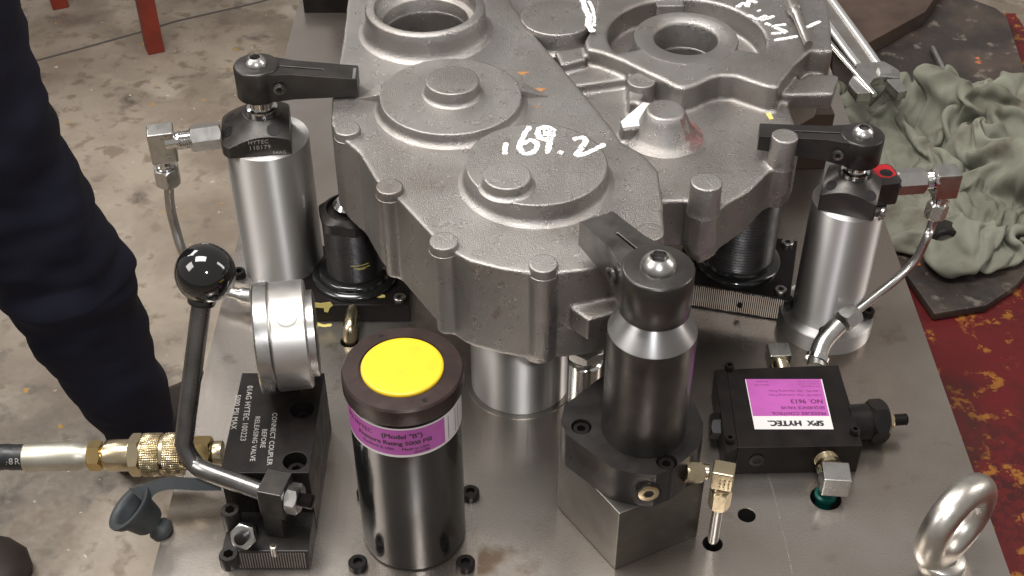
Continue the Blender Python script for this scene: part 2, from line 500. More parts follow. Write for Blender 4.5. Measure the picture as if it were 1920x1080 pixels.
# ring opening centre on the platform
c_rec = P(1287, 68, ZP); c_in = P(1286, 71, ZP)
def pol(c, r, a): return (c.x+r*math.cos(R(a)), c.y+r*math.sin(R(a)))
rec_hole = [pol(c_rec, 5.45, -24+228*i/40) for i in range(41)]+[pol(c_in, 3.3, 204+132*i/24) for i in range(25)]
zbr = lambda x, y: ZBR+.5*max(0, min(1, (x-12.2)/4.2))
b.prism(rb_, ZBR, ZR, holes=[circ(c_in, 2.12, 36)], bot=zbr)
plat = [(1110, -70), (1118, 0), (1112, 45), (1096, 76), (1100, 92), (1128, 98), (1165, 112), (1210, 134), (1245, 150), (1262, 160), (1282, 166), (1306, 158),
        (1330, 146), (1352, 141), (1380, 142), (1412, 153), (1440, 162), (1460, 164), (1466, 150), (1492, 118), (1526, 88), (1512, 40), (1500, 0), (1490, -70)]
b.prism(P2(plat, ZP), ZR-.3, ZP, holes=[rec_hole])
for u, v, r in ((1325, 340, 30), (1472, 254, 25)):
    c = P(u, v, ZR+2.1); rr_c = r*px(u, v, ZR+2.1); zb_ = zbr(c.x, c.y)+.8
    b.lathe([(0, zb_-.3), (rr_c*.8, zb_-.3), (rr_c*1.12, zb_+.4), (rr_c*1.04, ZR+.15), (0, ZR+.15)], 28, at(c.x, c.y+.05))
# step of the middle floor, lug between wall and deck
b.prism(P2([(1020, 60), (1100, 70), (1180, 130), (1172, 148), (1072, 162)], ZR+.7), ZR-.3, ZR+.7)
b.prism(P2([(1040, 96), (1092, 86), (1100, 110), (1052, 122)], ZR+1.4), ZR-.3, ZR+1.4)
b.prism(P2([(1176, 128), (1206, 126), (1226, 150), (1200, 190), (1180, 192)], ZR+1.0), ZR-.3, ZR+1.0)
b.prism(P2([(1163, 226), (1168, 244), (1234, 232), (1232, 190), (1204, 188)], ZR+.95), ZR-.3, ZR+.95)
# side blocks right of the platform
b.prism(P2([(1470, 178), (1562, 176), (1574, 140), (1520, 136), (1492, 150)], ZR+.6), ZR-.6, ZR+.6)
b.prism(P2([(1524, 96), (1562, 96), (1556, 50), (1516, 50)], ZP-.1), ZR-.4, ZP-.1)
# front lug and nose on the wall
b.prism([(4.2, 53.6), (6.1, 54.4), (6.0, 57.2), (3.2, 57.2), (2.95, 55.0)], 11.3, 12.9)
c = P(1015, 560, 9.5); b.lathe([(0, ZB-.35), (1.0, ZB-.35), (1.0, ZB+1.7), (0, ZB+2.6)], 20, at(1.62, 55.5))
body = build(b, 'cover_body', M['cast'], cast, smooth=False)
rm = body.modifiers.new('cast', 'REMESH'); rm.mode = 'VOXEL'; rm.voxel_size = .00115; rm.use_smooth_shade = True
sm = body.modifiers.new('fillet', 'SMOOTH'); sm.factor = .5; sm.iterations = 10

def boss(u, v, z, rpx, h, name='boss', f=.22, bev=.09, ztop=None, n=48, parent=cast, m=None):
    """round boss whose top ellipse is centred on photo pixel (u, v) at height z+h"""
    c = P(u, v, z+h); r = rpx*px(u, v, z+h)
    prof = [(r+f, -.02)]+[(r+f*(1-math.sin(PI/2*q)), f*(1-math.cos(PI/2*q))) for q in (.12, .28, .44, .6, .78, 1)]+[(r-.01, h-bev), (r-bev*.35, h-bev*.3), (r-bev, h), (r-bev*1.5, h), (0, h)]
    b = B(); b.lathe(prof, n, at(c.x, c.y, z))
    return build(b, name, m or M['cast'], parent, sharp=60), c, r
boss(845, 178, ZL, 134, .85, 'disc_boss', f=.46, n=72)
boss(848, 150, ZL+.85, 51, .95, 'centre_boss', f=.30)
d2, cd2, rd2 = boss(1006, 305, ZL, 134, 1.35, 'disc_boss', f=.52, n=72)
boss(951, 328, ZL+1.35, 46, .75, 'centre_boss', f=.28)
boss(1044, 32, ZR+.6, 68, 1.5, 'disc_boss', f=.4, n=60)
for u, v, r in bolts_L+[(1219, 434, 27)]:
    boss(u, v, ZL-.25, r, .6, 'bolt_boss', f=.04, n=32)
boss(1203, 150, ZR, 27, 1.5, 'bolt_boss', f=.2, n=32)
# tall bolt bosses at the right, running down the wall as columns
for u, v, r in ((1325, 340, 30), (1472, 254, 25)):
    c = P(u, v, ZR+2.1); rr_c = r*px(u, v, ZR+2.1)
    b = B(); b.lathe([(rr_c*1.10, ZR-.1), (rr_c*1.04, ZR+.08), (rr_c*1.01, ZR+.3), (rr_c, ZR+2.0), (rr_c-.03, ZR+2.07), (rr_c-.09, ZR+2.1), (rr_c-.14, ZR+2.1), (0, ZR+2.1)], 32, at(c.x, c.y)); build(b, 'bolt_boss', M['cast'], cast, sharp=60)
# cone boss
c = P(1248, 205, ZR+2)
b = B(); cp_ = [(2.65, -.02), (2.35, .08), (2.1, .24), (1.85, .5), (1.40, 1.55), (1.24, 1.9), (1.14, 2.0), (1.05, 2.0), (0, 2.0)]
b.lathe(cp_, 40, at(c.x, c.y, ZR)); cb_ = build(b, 'cone_boss', M['cast'], cast, sharp=60)
b = B(); b.lathe([(r_+.006, z_+.006) for r_, z_ in cp_[:6]], 16, at(c.x, c.y, ZR), R(-48), R(40)); build(b, 'red_marking', M['redcloth'], cb_, sharp=60)
# bearing ring (top left)
b = B()
ro = 113*px(797, 12, ZL+1.9)
b.lathe([(ro+.60, -.02), (ro+.47, .03), (ro+.33, .10), (ro+.20, .22), (ro+.11, .38), (ro+.05, .62), (ro, 1.15), (ro-.02, 1.78), (ro-.1, 1.9), (ro-.62, 1.9), (ro-.66, 1.82), (ro-.72, .95), (ro-.80, .9),
         (ro-1.15, .88), (ro-1.2, .8), (ro-1.22, -2.5)], 72, at(c_ring.x, c_ring.y, ZL))
build(b, 'bearing_ring', M['cast'], cast, sharp=60)
# inner ring of the recess
b = B()
b.lathe([(q_*.945, z_) for q_, z_ in ((4.35, -.05), (4.2, .04), (4.02, .2), (3.9, .45), (3.85, 1.78), (3.77, 1.93), (2.5, 1.93), (2.36, 1.82), (2.3, 1.6), (2.28, -3.6))], 64, at(c_in.x, c_in.y, ZR))
build(b, 'bearing_ring', M['cast'], cast, sharp=60)
b = B(); b.box(-1.0, 1.0, -.6, .6, ZR, ZP-.15, at(*P(1256, 0, ZP).xy)); build(b, 'oil_rib', M['cast'], cast, .12)
# wedge gussets either side of the upper disc
for pts in ([(664, 186), (716, 170), (716, 192)], [(1031, 181), (978, 168), (978, 184)]):
    q = P2(pts, ZL)
    b = B(); tip = q[0]
    b.prism(q, ZL-.1, ZL+.6, top=lambda x, y: ZL+.02+.6*min(1, (Vector((x, y))-tip).length/2.0))
    build(b, 'gusset', M['cast'], cast, .05)
# chalk numbers and marks: brush strokes lying on the iron
def stroke(b, pts, z, wd, k=7, jit=.25):
    q = smooth_path([P(u, v, z) for u, v in pts], k)
    L_, R_ = [], []
    for i, p in enumerate(q):
        d = (q[min(i+1, len(q)-1)]-q[max(i-1, 0)]).normalized(); nn = Vector((-d.y, d.x, 0))
        e = .55 if i in (0, len(q)-1) else 1
        L_.append(p+nn*wd*.5*e*(1+random.uniform(-jit, jit))); R_.append(p-nn*wd*.5*e*(1+random.uniform(-jit, jit)))
    z0 = z-.03
    for i in range(len(q)-1):
        b.prism([L_[i].xy, R_[i].xy, R_[i+1].xy, L_[i+1].xy], z0, z+.025+.002*(i % 3))
zc = ZL+1.35
b = B()
for pts in ([(948, 268), (947, 290)], [(993, 237), (982, 255), (974, 276), (984, 288), (1000, 285), (1007, 272), (996, 263), (980, 270)],
            [(1040, 247), (1026, 238), (1010, 243), (1010, 257), (1024, 262), (1036, 254), (1034, 244), (1032, 262), (1026, 288)],
            [(1046, 285), (1056, 287)], [(1074, 262), (1092, 258), (1098, 266), (1088, 280), (1082, 291), (1104, 286), (1134, 270)]):
    stroke(b, pts, zc, .34)
for pts in ([(1008, 240), (1034, 246)], [(1006, 250), (1036, 254)], [(1012, 258), (1032, 240)]):
    stroke(b, pts, zc+.012, .26)
build(b, 'chalk_number', M['chalk'], cast, smooth=False)
b = B()
for pts in ([(1452, 76), (1496, 68)], [(1446, 63), (1474, 60), (1450, 50), (1474, 46)], [(1434, 44), (1446, 47)], [(1404, 28), (1420, 36), (1436, 30), (1428, 38), (1452, 30)],
            [(1422, 19), (1425, 21)], [(1382, 14), (1394, 6), (1402, 12), (1404, 2), (1420, 5)], [(1512, 52), (1538, 40)]):
    stroke(b, pts, ZP+.02, .30)
build(b, 'chalk_number', M['chalk'], cast, smooth=False)
b = B(); stroke(b, [(1092, 0), (1098, 18), (1104, 32), (1103, 46), (1112, 60)], ZR+2.12, .42); stroke(b, [(1104, 2), (1112, 20), (1114, 50)], ZP+.02, .25)
build(b, 'chalk_mark', M['chalk'], cast, smooth=False)
b = B(); b.prism(P2([(1164, 228), (1168, 240), (1200, 236), (1230, 222), (1226, 196), (1206, 192)], ZR+.97), ZR+.9, ZR+.985)  # white sheet puts the light on this rib face into colour
build(b, 'lit_pad_patch', M['white'], cast, smooth=False)
for (u, v, r) in ((980, 137, .32), (1011, 168, .36), (1006, 200, .15), (735, 113, .3)):
    c = P(u, v, ZL); b = B()
    b.lathe([(lambda t: r*(1+.3*math.sin(3*t)+.2*math.sin(5*t+1)), -.03), (lambda t: r*(1+.3*math.sin(3*t)+.2*math.sin(5*t+1)), .012), (0, .012)], 16, at(c.x, c.y, ZL) @ Matrix.Diagonal((1.1, .6, 1, 1)))
    build(b, 'rust_spot', M['rust'], cast, smooth=False)
# bare scratches on the plate
for pts, wd_ in (([(1436, 880), (1452, 930), (1466, 990), (1480, 1050), (1490, 1100)], .055), ([(1385, 596), (1392, 640), (1396, 660)], .06), ([(1050, 770), (1052, 800), (1046, 840)], .05)):
    b = B(); stroke(b, pts, -.02, wd_, 12); build(b, 'scratch', M['scratch'], pl, smooth=False)

# ================================================================ SUPPORTS UNDER THE CASTING
po = thing('support_post', 'thick bright steel post under the front of the casting', 'support post', (0.55, 62.0, 0))
b = B(); b.lathe([(0, 0), (3.15, 0), (3.25, .1), (3.25, ZB-.5), (3.1, ZB-.02), (0, ZB-.02)], 64, at(.55, 62.0)); build(b, 'post', M['turned'], po)
b = B(); b.lathe([(3.6, .004), (3.6, .06), (3.26, .06)], 64, at(.55, 62)); build(b, 'foot_ring', M['steel'], po)
c = P(1094, 795, 0)+Vector((0, 1.1, 0))
pp = thing('stop_pin', 'slim polished stop pin with hex top behind the middle clamp', 'stop pin', c)
b = B(); b.lathe([(0, 0), (1.12, 0), (1.12, 4.6), (1.0, 4.75), (.85, 4.8), (.85, 5.1)], 40, at(c.x, c.y)); build(b, 'pin', M['chrome'], pp)
b = B(); hexnut(b, at(c.x, c.y, 5.1), 1.05, .7); build(b, 'hex_head', M['bright'], pp)

def threaded_support(c, rot, label, rr=2.15, hatch=True, hbody=4.4, hb=1.55, nut=True):
    t = thing('work_support', label, 'work support', c, 'black threaded work supports')
    F = at(c[0], c[1], 0, rot)
    b = B(); b.prism([(-4.0, -3.3), (4.0, -3.3), (4.0, 3.3), (-4.0, 3.3)], 0, hb, M=F); build(b, 'base_block', M['black'], t, .08)
    if hatch:
        b = B(); x = -3.85
        while x < 3.8:
            b.box(x, x+.055, -3.34, -3.29, .1+random.uniform(0, .1), hb-.12-random.uniform(0, .12), F); x += .14
        o = build(b, 'saw_mark', M['steel'], t, smooth=False); o['kind'] = 'stuff'
    b = B(); b.lathe([(0, hb-.05), (3.05, hb-.05), (3.05, hb+.2), (2.95, hb+.35), (2.55, hb+.4), (2.5, hb+.65), (2.35, hb+.75), (0, hb+.75)], 48, F); build(b, 'collar', M['gloss'], t, sharp=50)
    b = B(); b.lathe([(rr, hb+.65)]+thread(rr, hb+.75, hbody, *((.11, .04) if nut else (.24, .11)))+[(rr-.1, hbody), (0, hbody)], 48, F); build(b, 'threaded_body', M['blackmatt'], t, sharp=50)
    b = B(); b.lathe([(0, hbody), (hexr(rr*1.0, 6, .3, rr*1.12) if nut else rr*1.02, hbody), (hexr(rr*1.0, 6, .3, rr*1.12) if nut else rr*1.02, hbody+.75), (rr*.98, hbody+.85), (rr*.85, hbody+1.05), (rr*.8, hbody+1.05), (rr*.8, hbody+.6), (0, hbody+.6)], 48, F); build(b, 'lock_nut', M['blackmatt'], t, sharp=30)
    b = B(); b.lathe([(0, hbody+.5), (rr*.55, hbody+.5), (rr*.55, hbody+1.3), (rr*.4, hbody+1.65), (0, hbody+1.75)], 32, F); build(b, 'plunger', M['chrome'], t)
    for x in (-3.3, 3.3):
        for y in (-2.7, 2.7):
            p = F @ Vector((x, y, hb-.05)); socket_screw(t, p, (0, 0, 1), .42, .32, M['steel'])
    if hatch:
        p = F @ Vector((.7, -3.33, .85)); socket_screw(t, p, F.to_3x3() @ Vector((0, -1, 0)), .2, .12, M['black'], 'set_screw')
    return t, F
cL = P(664, 535, 1.55); cL = Vector((cL.x, cL.y+1.2, 0))
sl, FLs = threaded_support(cL, 0, 'black threaded work support left under the casting with yellow paint dabs', 1.95, False, 6.5)
# yellow paint pen dabs
b = B()
stroke(b, [(672, 549), (690, 552), (722, 556)], 1.58, .30); stroke(b, [(700, 548), (716, 550)], 1.58, .2)
o = build(b, 'paint_dab', M['paintyellow'], sl, smooth=False)
b = B()
for (x, z, l, rr_) in ((.3, 3.35, 1.3, 0), (.6, 3.1, 1.2, 0), (.9, 3.0, .6, 0)):
    for k in range(8):
        t0 = -PI/2-.1+x*.35+l*.5*k/8; t1 = t0+l*.5/8
        q = [Vector((1.97*math.cos(a), 1.97*math.sin(a), zz+.6)) for a, zz in ((t0, z-.05*k/8), (t1, z-.05*(k+1)/8), (t1, z-.05*(k+1)/8-.07), (t0, z-.05*k/8-.07))]
        b.bm.faces.new([b.bm.verts.new(FLs @ v) for v in q])
build(b, 'paint_dab', M['paintyellow'], sl, smooth=False)
cR = P(1372, 543, 2.1); cR = Vector((cR.x+.8, cR.y+3.2, 0))
sr, FRs = threaded_support(cR, -14, 'black threaded work support right under the casting with saw-marked base', 2.5, True, 8.75, 2.1, False)
cB = P(622, 12, 0); cB = Vector((cB.x+1.5, cB.y+2, 0))
sb = dup(sl, cB, 'black work support behind the bearing ring, cut by the top edge')
for ch in list(sb.children):
    if ch.name.startswith('paint_dab'): bpy.data.objects.remove(ch)

# ================================================================ SWING CLAMPS
def clamp_arm(t, c, r, z0, z1, ang, length, wt, mm, tipz=(.0, .0), slit=True, pinch=1, z_mid=None):
    F = at(c[0], c[1], 0, ang)
    h = z1-z0
    b = B(); b.lathe([(0, z0), (r-.06, z0), (r, z0+.07), (r, z1-.12), (r-.05, z1-.04), (r-.14, z1), (0, z1)], 56, F); hub = build(b, 'hub', M['blackmatt'] if mm is M['blackmatt'] else M['armblack'], t, sharp=50)
    k0 = tipz[0]*h/length; k1 = tipz[1]*h/length
    out = [(.1*r, -.92*r), (.62*r, -.80*r), (1.05*r, -.62*r-.18*wt), (1.6*r, -wt), (length, -wt*.95), (length, wt*.95), (1.6*r, wt), (1.05*r, .62*r+.18*wt), (.62*r, .80*r), (.1*r, .92*r)]
    slot = [(r*.95, -.06), (length*.66, -.06), (length*.66, .06), (r*.95, .06)]
    b = B()
    b.prism(out, z0, z1, holes=[slot] if slit else [], M=F, top=lambda x, y: z1-.035-k0*x, bot=lambda x, y: z0+.02+k1*x)
    arm = build(b, 'clamp_arm', mm, t, .07)
    rs = r*.50
    socket_screw(t, F @ Vector((0, 0, z1)), (0, 0, 1), rs, rs*.72, M['bright'], 'button_screw', dome=True, xd=(1, .3, 0))
    for sd in ((-1, 1) if pinch == 2 else (pinch,)):
        socket_screw(t, F @ Vector((r*1.02, sd*(r*.80), z0+h*.48)), F.to_3x3() @ Vector((.12, sd, 0)), r*.27, .16, M['lever'], 'pinch_screw')
    return arm, F

def swing_clamp(c, r, zflange, zhead, zside, ztop, ph, lab, flat=.75, rf=None, holes=()):
    t = thing('swing_clamp', lab, 'swing clamp', c, 'hydraulic swing clamps round the casting')
    F = at(c[0], c[1])
    b = B(); b.lathe([(0, zflange), (r, zflange), (r, zhead), (0, zhead)], 72, F); build(b, 'cylinder', M['turned'], t)
    b = B(); b.lathe(cone_head(r*1.04, r*flat, zhead+.0, zside, ztop, r*.46, ph, rf=rf), 96, F); h = build(b, 'head', M['armblack'], t, .03, sharp=25)
    # counterbored holes in the four corners of the head
    for q, hr in holes:
        q = R(q)
        kk = (ztop-zside)/(r*1.04-r*.46)
        p = F @ Vector((r*hr*math.cos(q), r*hr*math.sin(q), ztop-(r*hr-r*.46)*kk+.008))
        b = B(); b.lathe([(r*.155, 0), (r*.15, .012), (0, .012)], 20, frame(p, (math.cos(q)*kk, math.sin(q)*kk, 1))); build(b, 'screw_hole', M['socket'], h)
    return t, F, h

# --- left clamp
def lc(u, v, y):
    """where the sight line through photo pixel (u, v) meets depth y"""
    a = (v-540)/FPX; bq = (u-960)/FPX; d = y/(cs-a*sn)
    return Vector((bq*d, y, CAM_H-d*(sn+a*cs)))
cl = P(530, 492, 1); cl = Vector((-16.4, 72.9, 0))
rL = 2.82
t1, F1, h1 = swing_clamp(cl, rL, 1.0, 12.0, 13.0, 14.1, R(-109), 'left swing clamp, bright cylinder and black head with engraved numbers', rf=flats([(R(-82), rL*.80), (R(8), rL*.60), (R(188), rL*1.0), (R(98), rL*.9), (R(50), rL*.80)], rL*1.16), holes=[(-62, .68), (176, .82), (-150, .9)])
b = B(); rf = hexr(rL*1.1, 4, R(-112), rL*1.42)
b.lathe([(0, 0), (rf, 0), (rf, 1.0), (0, 1.0)], 72, F1); build(b, 'base_flange', M['steel'], t1, .06)
for k in range(4):
    q = R(-112)+PI/4+k*PI/2
    socket_screw(t1, F1 @ Vector((rL*1.2*math.cos(q), rL*1.2*math.sin(q), 1.0)), (0, 0, 1), .5, .5)
b = B(); b.lathe([(1.0, 14.0), (1.0, 14.4), (.78, 14.45), (.78, 15.4), (0, 15.4)], 32, F1); build(b, 'piston_rod', M['chrome'], t1)
arm1, FA1 = clamp_arm(t1, cl, 1.45, 15.35, 17.6, 2, 6.45, .92, M['armblack'], (.32, .08), pinch=-1)
# bright worn corner on the arm tip
b = B(); b.box(6.15, 6.34, -.80, .45, 16.86, 16.90, FA1); build(b, 'worn_edge', M['bright'], arm1)
# engraved lettering on the front flat
nrm = Vector((math.cos(R(-82)), math.sin(R(-82)), 0)); xd = Vector((-nrm.y, nrm.x, 0))
def flat_text(body, size, off, z, parent, m=M['etch'], al='LEFT'):
    o = cl+nrm*(rL*.80+.004)+xd*off; o.z = z
    return build(text_bm(body, size, frame(o, nrm, xd), align=al, space=1.1), 'lettering', m, parent, smooth=False)
flat_text('HYTEC', .40, -1.05, 13.12, h1); flat_text('110179', .44, -1.05, 12.70, h1); flat_text('04AG', .34, .45, 12.20, h1); flat_text('- -', .3, -2.05, 13.0, h1)
# steel hydraulic elbow on its left, with tube
nl = Vector((math.cos(R(158)), math.sin(R(158)), 0))
zf = 12.85
pa = P(408, 254, zf)
pend = P(300, 268, zf); axis = (pend-pa).normalized()
el = thing('tube_fitting', 'steel elbow fitting hanging left of the left clamp', 'elbow fitting', pa, 'hydraulic tube fittings')
L1 = (P(345, 254, zf)-pa).length
b = B(); hexnut(b, frame(pa-axis*.25, axis, (0, .3, 1)), .78, 2.0); build(b, 'hex_adaptor', M['bright'], el, sharp=25)
b = B(); b.lathe([(0, 1.7)]+thread(.62, 1.75, 2.5, .13, .06)+[(.62, 2.5), (.5, 2.7), (.5, 3.4), (0, 3.4)], 28, frame(pa, axis)); build(b, 'threaded_neck', M['chrome'], el)
ec = P(300, 262, zf); ex = axis
b = B(); b.box(-.85, .85, -.72, .72, -1.5, .85, frame(ec-axis*.1, (0, 0, 1), axis)); build(b, 'elbow_body', M['bright'], el, .12)
b = B(); b.lathe([(0, 0), (.6, 0), (.6, .3), (.66, .35), (.66, .5), (.56, .55), (.56, .8), (0, .8)], 28, frame(ec+Vector((0, 0, -1.5)), (0, 0, -1))); build(b, 'lower_neck', M['chrome'], el)
b = B(); hexnut(b, frame(ec+Vector((0, 0, -2.15)), (0, 0, -1), (1, .2, 0)), .78, 1.35, ch=.15); build(b, 'tube_nut', M['bright'], el, sharp=25)
tu = thing('hydraulic_tube', 'thin steel tube dropping from the left elbow behind the knob', 'tube', ec+Vector((0, 0, -3.4)), 'hydraulic tubes')
path = smooth_path([ec+Vector((0, 0, -3.3)), lc(319, 385, ec.y), lc(329, 428, ec.y-.2), lc(344, 474, ec.y-.8), P(372, 512, 1.9), P(425, 545, 1.3)])
b = B(); b.tube(path, .33, 12); build(b, 'tube', M['steel'], tu)
lf = thing('tube_fitting', 'bright bent fitting at the foot of the left clamp, behind the knob', 'elbow fitting', P(440, 548, 0), 'hydraulic tube fittings')
b = B(); b.tube(smooth_path([P(424, 545, 1.3), P(452, 553, 1.2), P(480, 556, 1.2), P(500, 548, 1.2)], 5), [.42]*5+[.55]*6+[.62]*5, 14); build(b, 'bent_neck', M['bright'], lf)
b = B(); hexnut(b, frame(P(470, 552, 1.2), (1, .05, 0)), .75, 1.0); build(b, 'hex_nut', M['bright'], lf, sharp=25)

# --- right clamp
cr = Vector((21.7, 67.6, 0)); rR = 2.35
t2, F2, h2 = swing_clamp(cr, rR, 1.3, 10.7, 11.9, 12.9, R(-110), 'right swing clamp with bright cylinder, fitting and red reflection coloured onto its head', holes=[(-155, .74), (-66, .80), (75, .74)])
rf = hexr(rR*1.12, 4, R(-58), rR*1.42)
b = B(); b.lathe([(0, 0), (rR*1.36, 0), (rR*1.36, 1.27), (rR*1.33, 1.35), (0, 1.35)], 72, F2); build(b, 'base_flange', M['turned'], t2)
for k in range(4):
    q = R(-58)+PI/4+k*PI/2
    socket_screw(t2, F2 @ Vector((rR*1.17*math.cos(q), rR*1.17*math.sin(q), 1.3)), (0, 0, 1), .45, .55)
b = B(); b.lathe([(.9, 12.8), (.9, 13.1), (.66, 13.15), (.66, 14.1), (0, 14.1)], 32, F2); build(b, 'piston_rod', M['chrome'], t2)
arm2, FA2 = clamp_arm(t2, cr, 1.35, 13.9, 15.8, 170, 6.3, .80, M['blackmatt'], (.2, .22), pinch=1)
nr = Vector((math.cos(R(7)), math.sin(R(7)), 0))
q = Vector((math.cos(R(-20)), math.sin(R(-20)), 0))
socket_screw(h2, cr+Vector((math.cos(R(-38)), math.sin(R(-38)), 0))*rR*.97+Vector((0, 0, 10.75)), (math.cos(R(-38)), math.sin(R(-38)), 0), .42, .18, M['bright'], 'port_plug')
b = B(); hk = 1.0/(rR*1.04-rR*.46); hrf = hexr(rR*.75, 4, R(-110), rR*1.04)
for i in range(16):
    ta = R(2)+R(72)*i/16; tb2 = R(2)+R(72)*(i+1)/16
    ring = []
    for t in (ta, tb2):
        ro_h = hrf(t)+.004; ri_h = rR*.5+.35*abs(math.sin(2.5*t))
        ring.append([F2 @ Vector((ri_h*math.cos(t), ri_h*math.sin(t), 12.9-(ri_h-rR*.46)*hk+.006)), F2 @ Vector((ro_h*math.cos(t), ro_h*math.sin(t), 12.9-(ro_h-rR*.46)*hk+.006)), F2 @ Vector((ro_h*math.cos(t), ro_h*math.sin(t), 11.3))])
    for k_ in (0, 1): b.bm.faces.new([b.bm.verts.new(p) for p in (ring[0][k_], ring[0][k_+1], ring[1][k_+1], ring[1][k_])])
build(b, 'red_reflection_mark', M['red'], h2)  # red patch stands for a reflection on the head corner
b = B()
for (u, v) in ((1439, 216),):
    stroke(b, [(1440, 212), (1446, 224)], 15.3, .3)
build(b, 'paint_dab', M['paintyellow'], arm2, smooth=False)
zf2 = 11.75
b = B(); b.prism([(.9, -1.0), (2.7, -1.0), (2.95, -.7), (2.95, .9), (2.7, 1.2), (.9, 1.2)], 10.75, 12.42, M=at(cr.x, cr.y, 0, 10)); pbk = build(b, 'port_block', M['armblack'], t2, .05)
b = B(); b.prism([(1.3, .0), (2.2, -.35), (2.85, -.1), (2.85, .8), (2.6, 1.1), (1.5, 1.1)], 12.40, 12.428, M=at(cr.x, cr.y, 0, 10)); build(b, 'red_reflection_mark', M['red'], pbk, smooth=False)  # same red reflection carried onto the top of the port block
b = B(); b.lathe([(.42, 0), (.40, .01), (0, .01)], 20, at(cr.x, cr.y, 0, 10) @ Matrix.Translation((2.25, .2, 12.43))); build(b, 'screw_hole', M['socket'], pbk)
pa2 = cr+Vector((math.cos(R(10))*2.9, math.sin(R(10))*2.9, zf2)); ax2 = (P(1775, 335, zf2)-pa2).normalized()
e2 = thing('tube_fitting', 'steel elbow fitting out of the right clamp head, in front of the rag', 'elbow fitting', pa2, 'hydraulic tube fittings')
L2 = (P(1775, 335, zf2)-pa2).length
b = B(); hexnut(b, frame(pa2, ax2, (0, .3, 1)), .75, L2*.56); build(b, 'hex_adaptor', M['bright'], e2, sharp=25)
b = B(); b.lathe([(0, L2*.54)]+thread(.6, L2*.56, L2*.72, .13, .06)+[(.72, L2*.73), (.72, L2*.8), (.5, L2*.8), (.5, L2), (0, L2)], 28, frame(pa2, ax2)); build(b, 'threaded_neck', M['chrome'], e2)
ec2 = pa2+ax2*L2*.98
b = B(); b.box(-.8, .8, -.68, .68, -1.2, .7, frame(ec2, (0, 0, 1), ax2)); build(b, 'elbow_body', M['bright'], e2, .12)
dn = Vector((-.10, -.12, -1)).normalized()
b = B(); b.lathe([(0, 0), (.52, 0), (.52, .2), (.62, .25), (.62, .42), (.5, .5), (.5, .8), (0, .8)], 28, frame(ec2+Vector((0, 0, -1.2)), dn)); build(b, 'lower_neck', M['chrome'], e2)
b = B(); hexnut(b, frame(ec2+Vector((0, 0, -1.2))+dn*.65, dn, (1, .2, 0)), .62, 1.15, ch=.15); build(b, 'tube_nut', M['bright'], e2, sharp=25)
pt0 = ec2+Vector((0, 0, -1.2))+dn*1.7
tu2 = thing('hydraulic_tube', 'bent bright steel tube from the right clamp down to the valve block', 'tube', P(1560, 610, 1), 'hydraulic tubes')
tp2 = smooth_path([pt0, pt0+dn*1.0, P(1738, 445, 7.6), P(1716, 488, 5.8), P(1680, 524, 4.6), P(1640, 556, 3.8), P(1600, 588, 3.0)])
b = B(); b.tube(tp2, .30, 14); build(b, 'tube', M['bright'], tu2)
vf = thing('tube_fitting', 'swivel elbow joining the bent tube to the labelled valve block', 'elbow fitting', P(1535, 665, 0), 'hydraulic tube fittings')
pA = P(1604, 585, 3.1); pB = P(1572, 610, 2.7); pC = P(1545, 640, 2.2); pD = P(1533, 672, 1.6)
b = B(); hexnut(b, frame(pA, pB-pA), .72, 1.25); build(b, 'tube_nut', M['bright'], vf, sharp=25)
b = B(); b.tube(smooth_path([pB, pC, pD, P(1530, 690, 1.4)], 6), .62, 18); build(b, 'elbow_body', M['bright'], vf)
b = B(); b.lathe([(0, -.15), (.78, -.15), (.78, .15), (0, .15)], 24, frame(pD, pC-pD)); build(b, 'collar', M['chrome'], vf)

# --- middle clamp
cm = Vector((7.35, 50.6, 0)); rm_ = 2.36
t3 = thing('swing_clamp', 'middle swing clamp, dark body with bright cone on a steel block', 'swing clamp', cm, 'hydraulic swing clamps round the casting')
blk = [(5.9, 46.5), (10.9, 49.0), (9.3, 54.6), (6.2, 55.6), (2.7, 51.2)]
b = B(); b.prism(blk, 0, 4.95); build(b, 'riser_block', M['block'], t3, .09)
fz0, fz1 = 4.97, 7.55
fl_out = [(5.4, 47.6), (3.05, 50.0), (2.75, 51.0), (3.0, 52.3), (5.2, 54.6), (7.0, 55.0), (9.0, 54.4), (10.4, 52.6), (10.75, 50.9), (10.6, 49.8), (10.2, 49.0), (9.6, 48.3), (8.8, 47.55), (7.8, 47.05), (6.9, 47.1), (6.15, 47.3)]
fl2 = []
for i in range(len(fl_out)):
    fl2.append(Vector(fl_out[i]))
b = B(); b.prism(fl2, fz0, fz1, holes=[circ(P(u, v, fz1).xy, .58, 24) for u, v in ((1090, 800), (1250, 866))]); build(b, 'mounting_flange', M['blackmatt'], t3, .06)
F3 = at(cm.x, cm.y)
zc0 = 15.0
b = B(); b.lathe([(0, fz1-.02), (rm_*.985, fz1-.02), (rm_, fz1+.1), (rm_, zc0)], 64, F3); build(b, 'cylinder', M['armblack'], t3)
b = B(); b.lathe([(rm_, zc0), (rm_-.02, zc0+.06), (1.42, zc0+1.25), (1.3, zc0+1.27), (1.25, zc0+1.0), (0, zc0+1.0)], 64, F3); build(b, 'cone_collar', M['cone'], t3, sharp=30)
b = B(); b.lathe([(1.12, zc0+.9), (1.12, zc0+1.65), (1.0, zc0+1.75), (1.0, zc0+2.2), (0, zc0+2.2)], 40, F3); build(b, 'piston_rod', M['chrome'], t3)
arm3, FA3 = clamp_arm(t3, cm, 1.86, 16.4, 19.2, 117, 6.2, 1.12, M['armsheen'], (.36, .06), pinch=1)
for u, v in ((1090, 800), (1250, 866)):
    p = P(u, v, fz1)
    socket_screw(t3, p+Vector((0, 0, -.75)), (0, 0, 1), .5, .62)
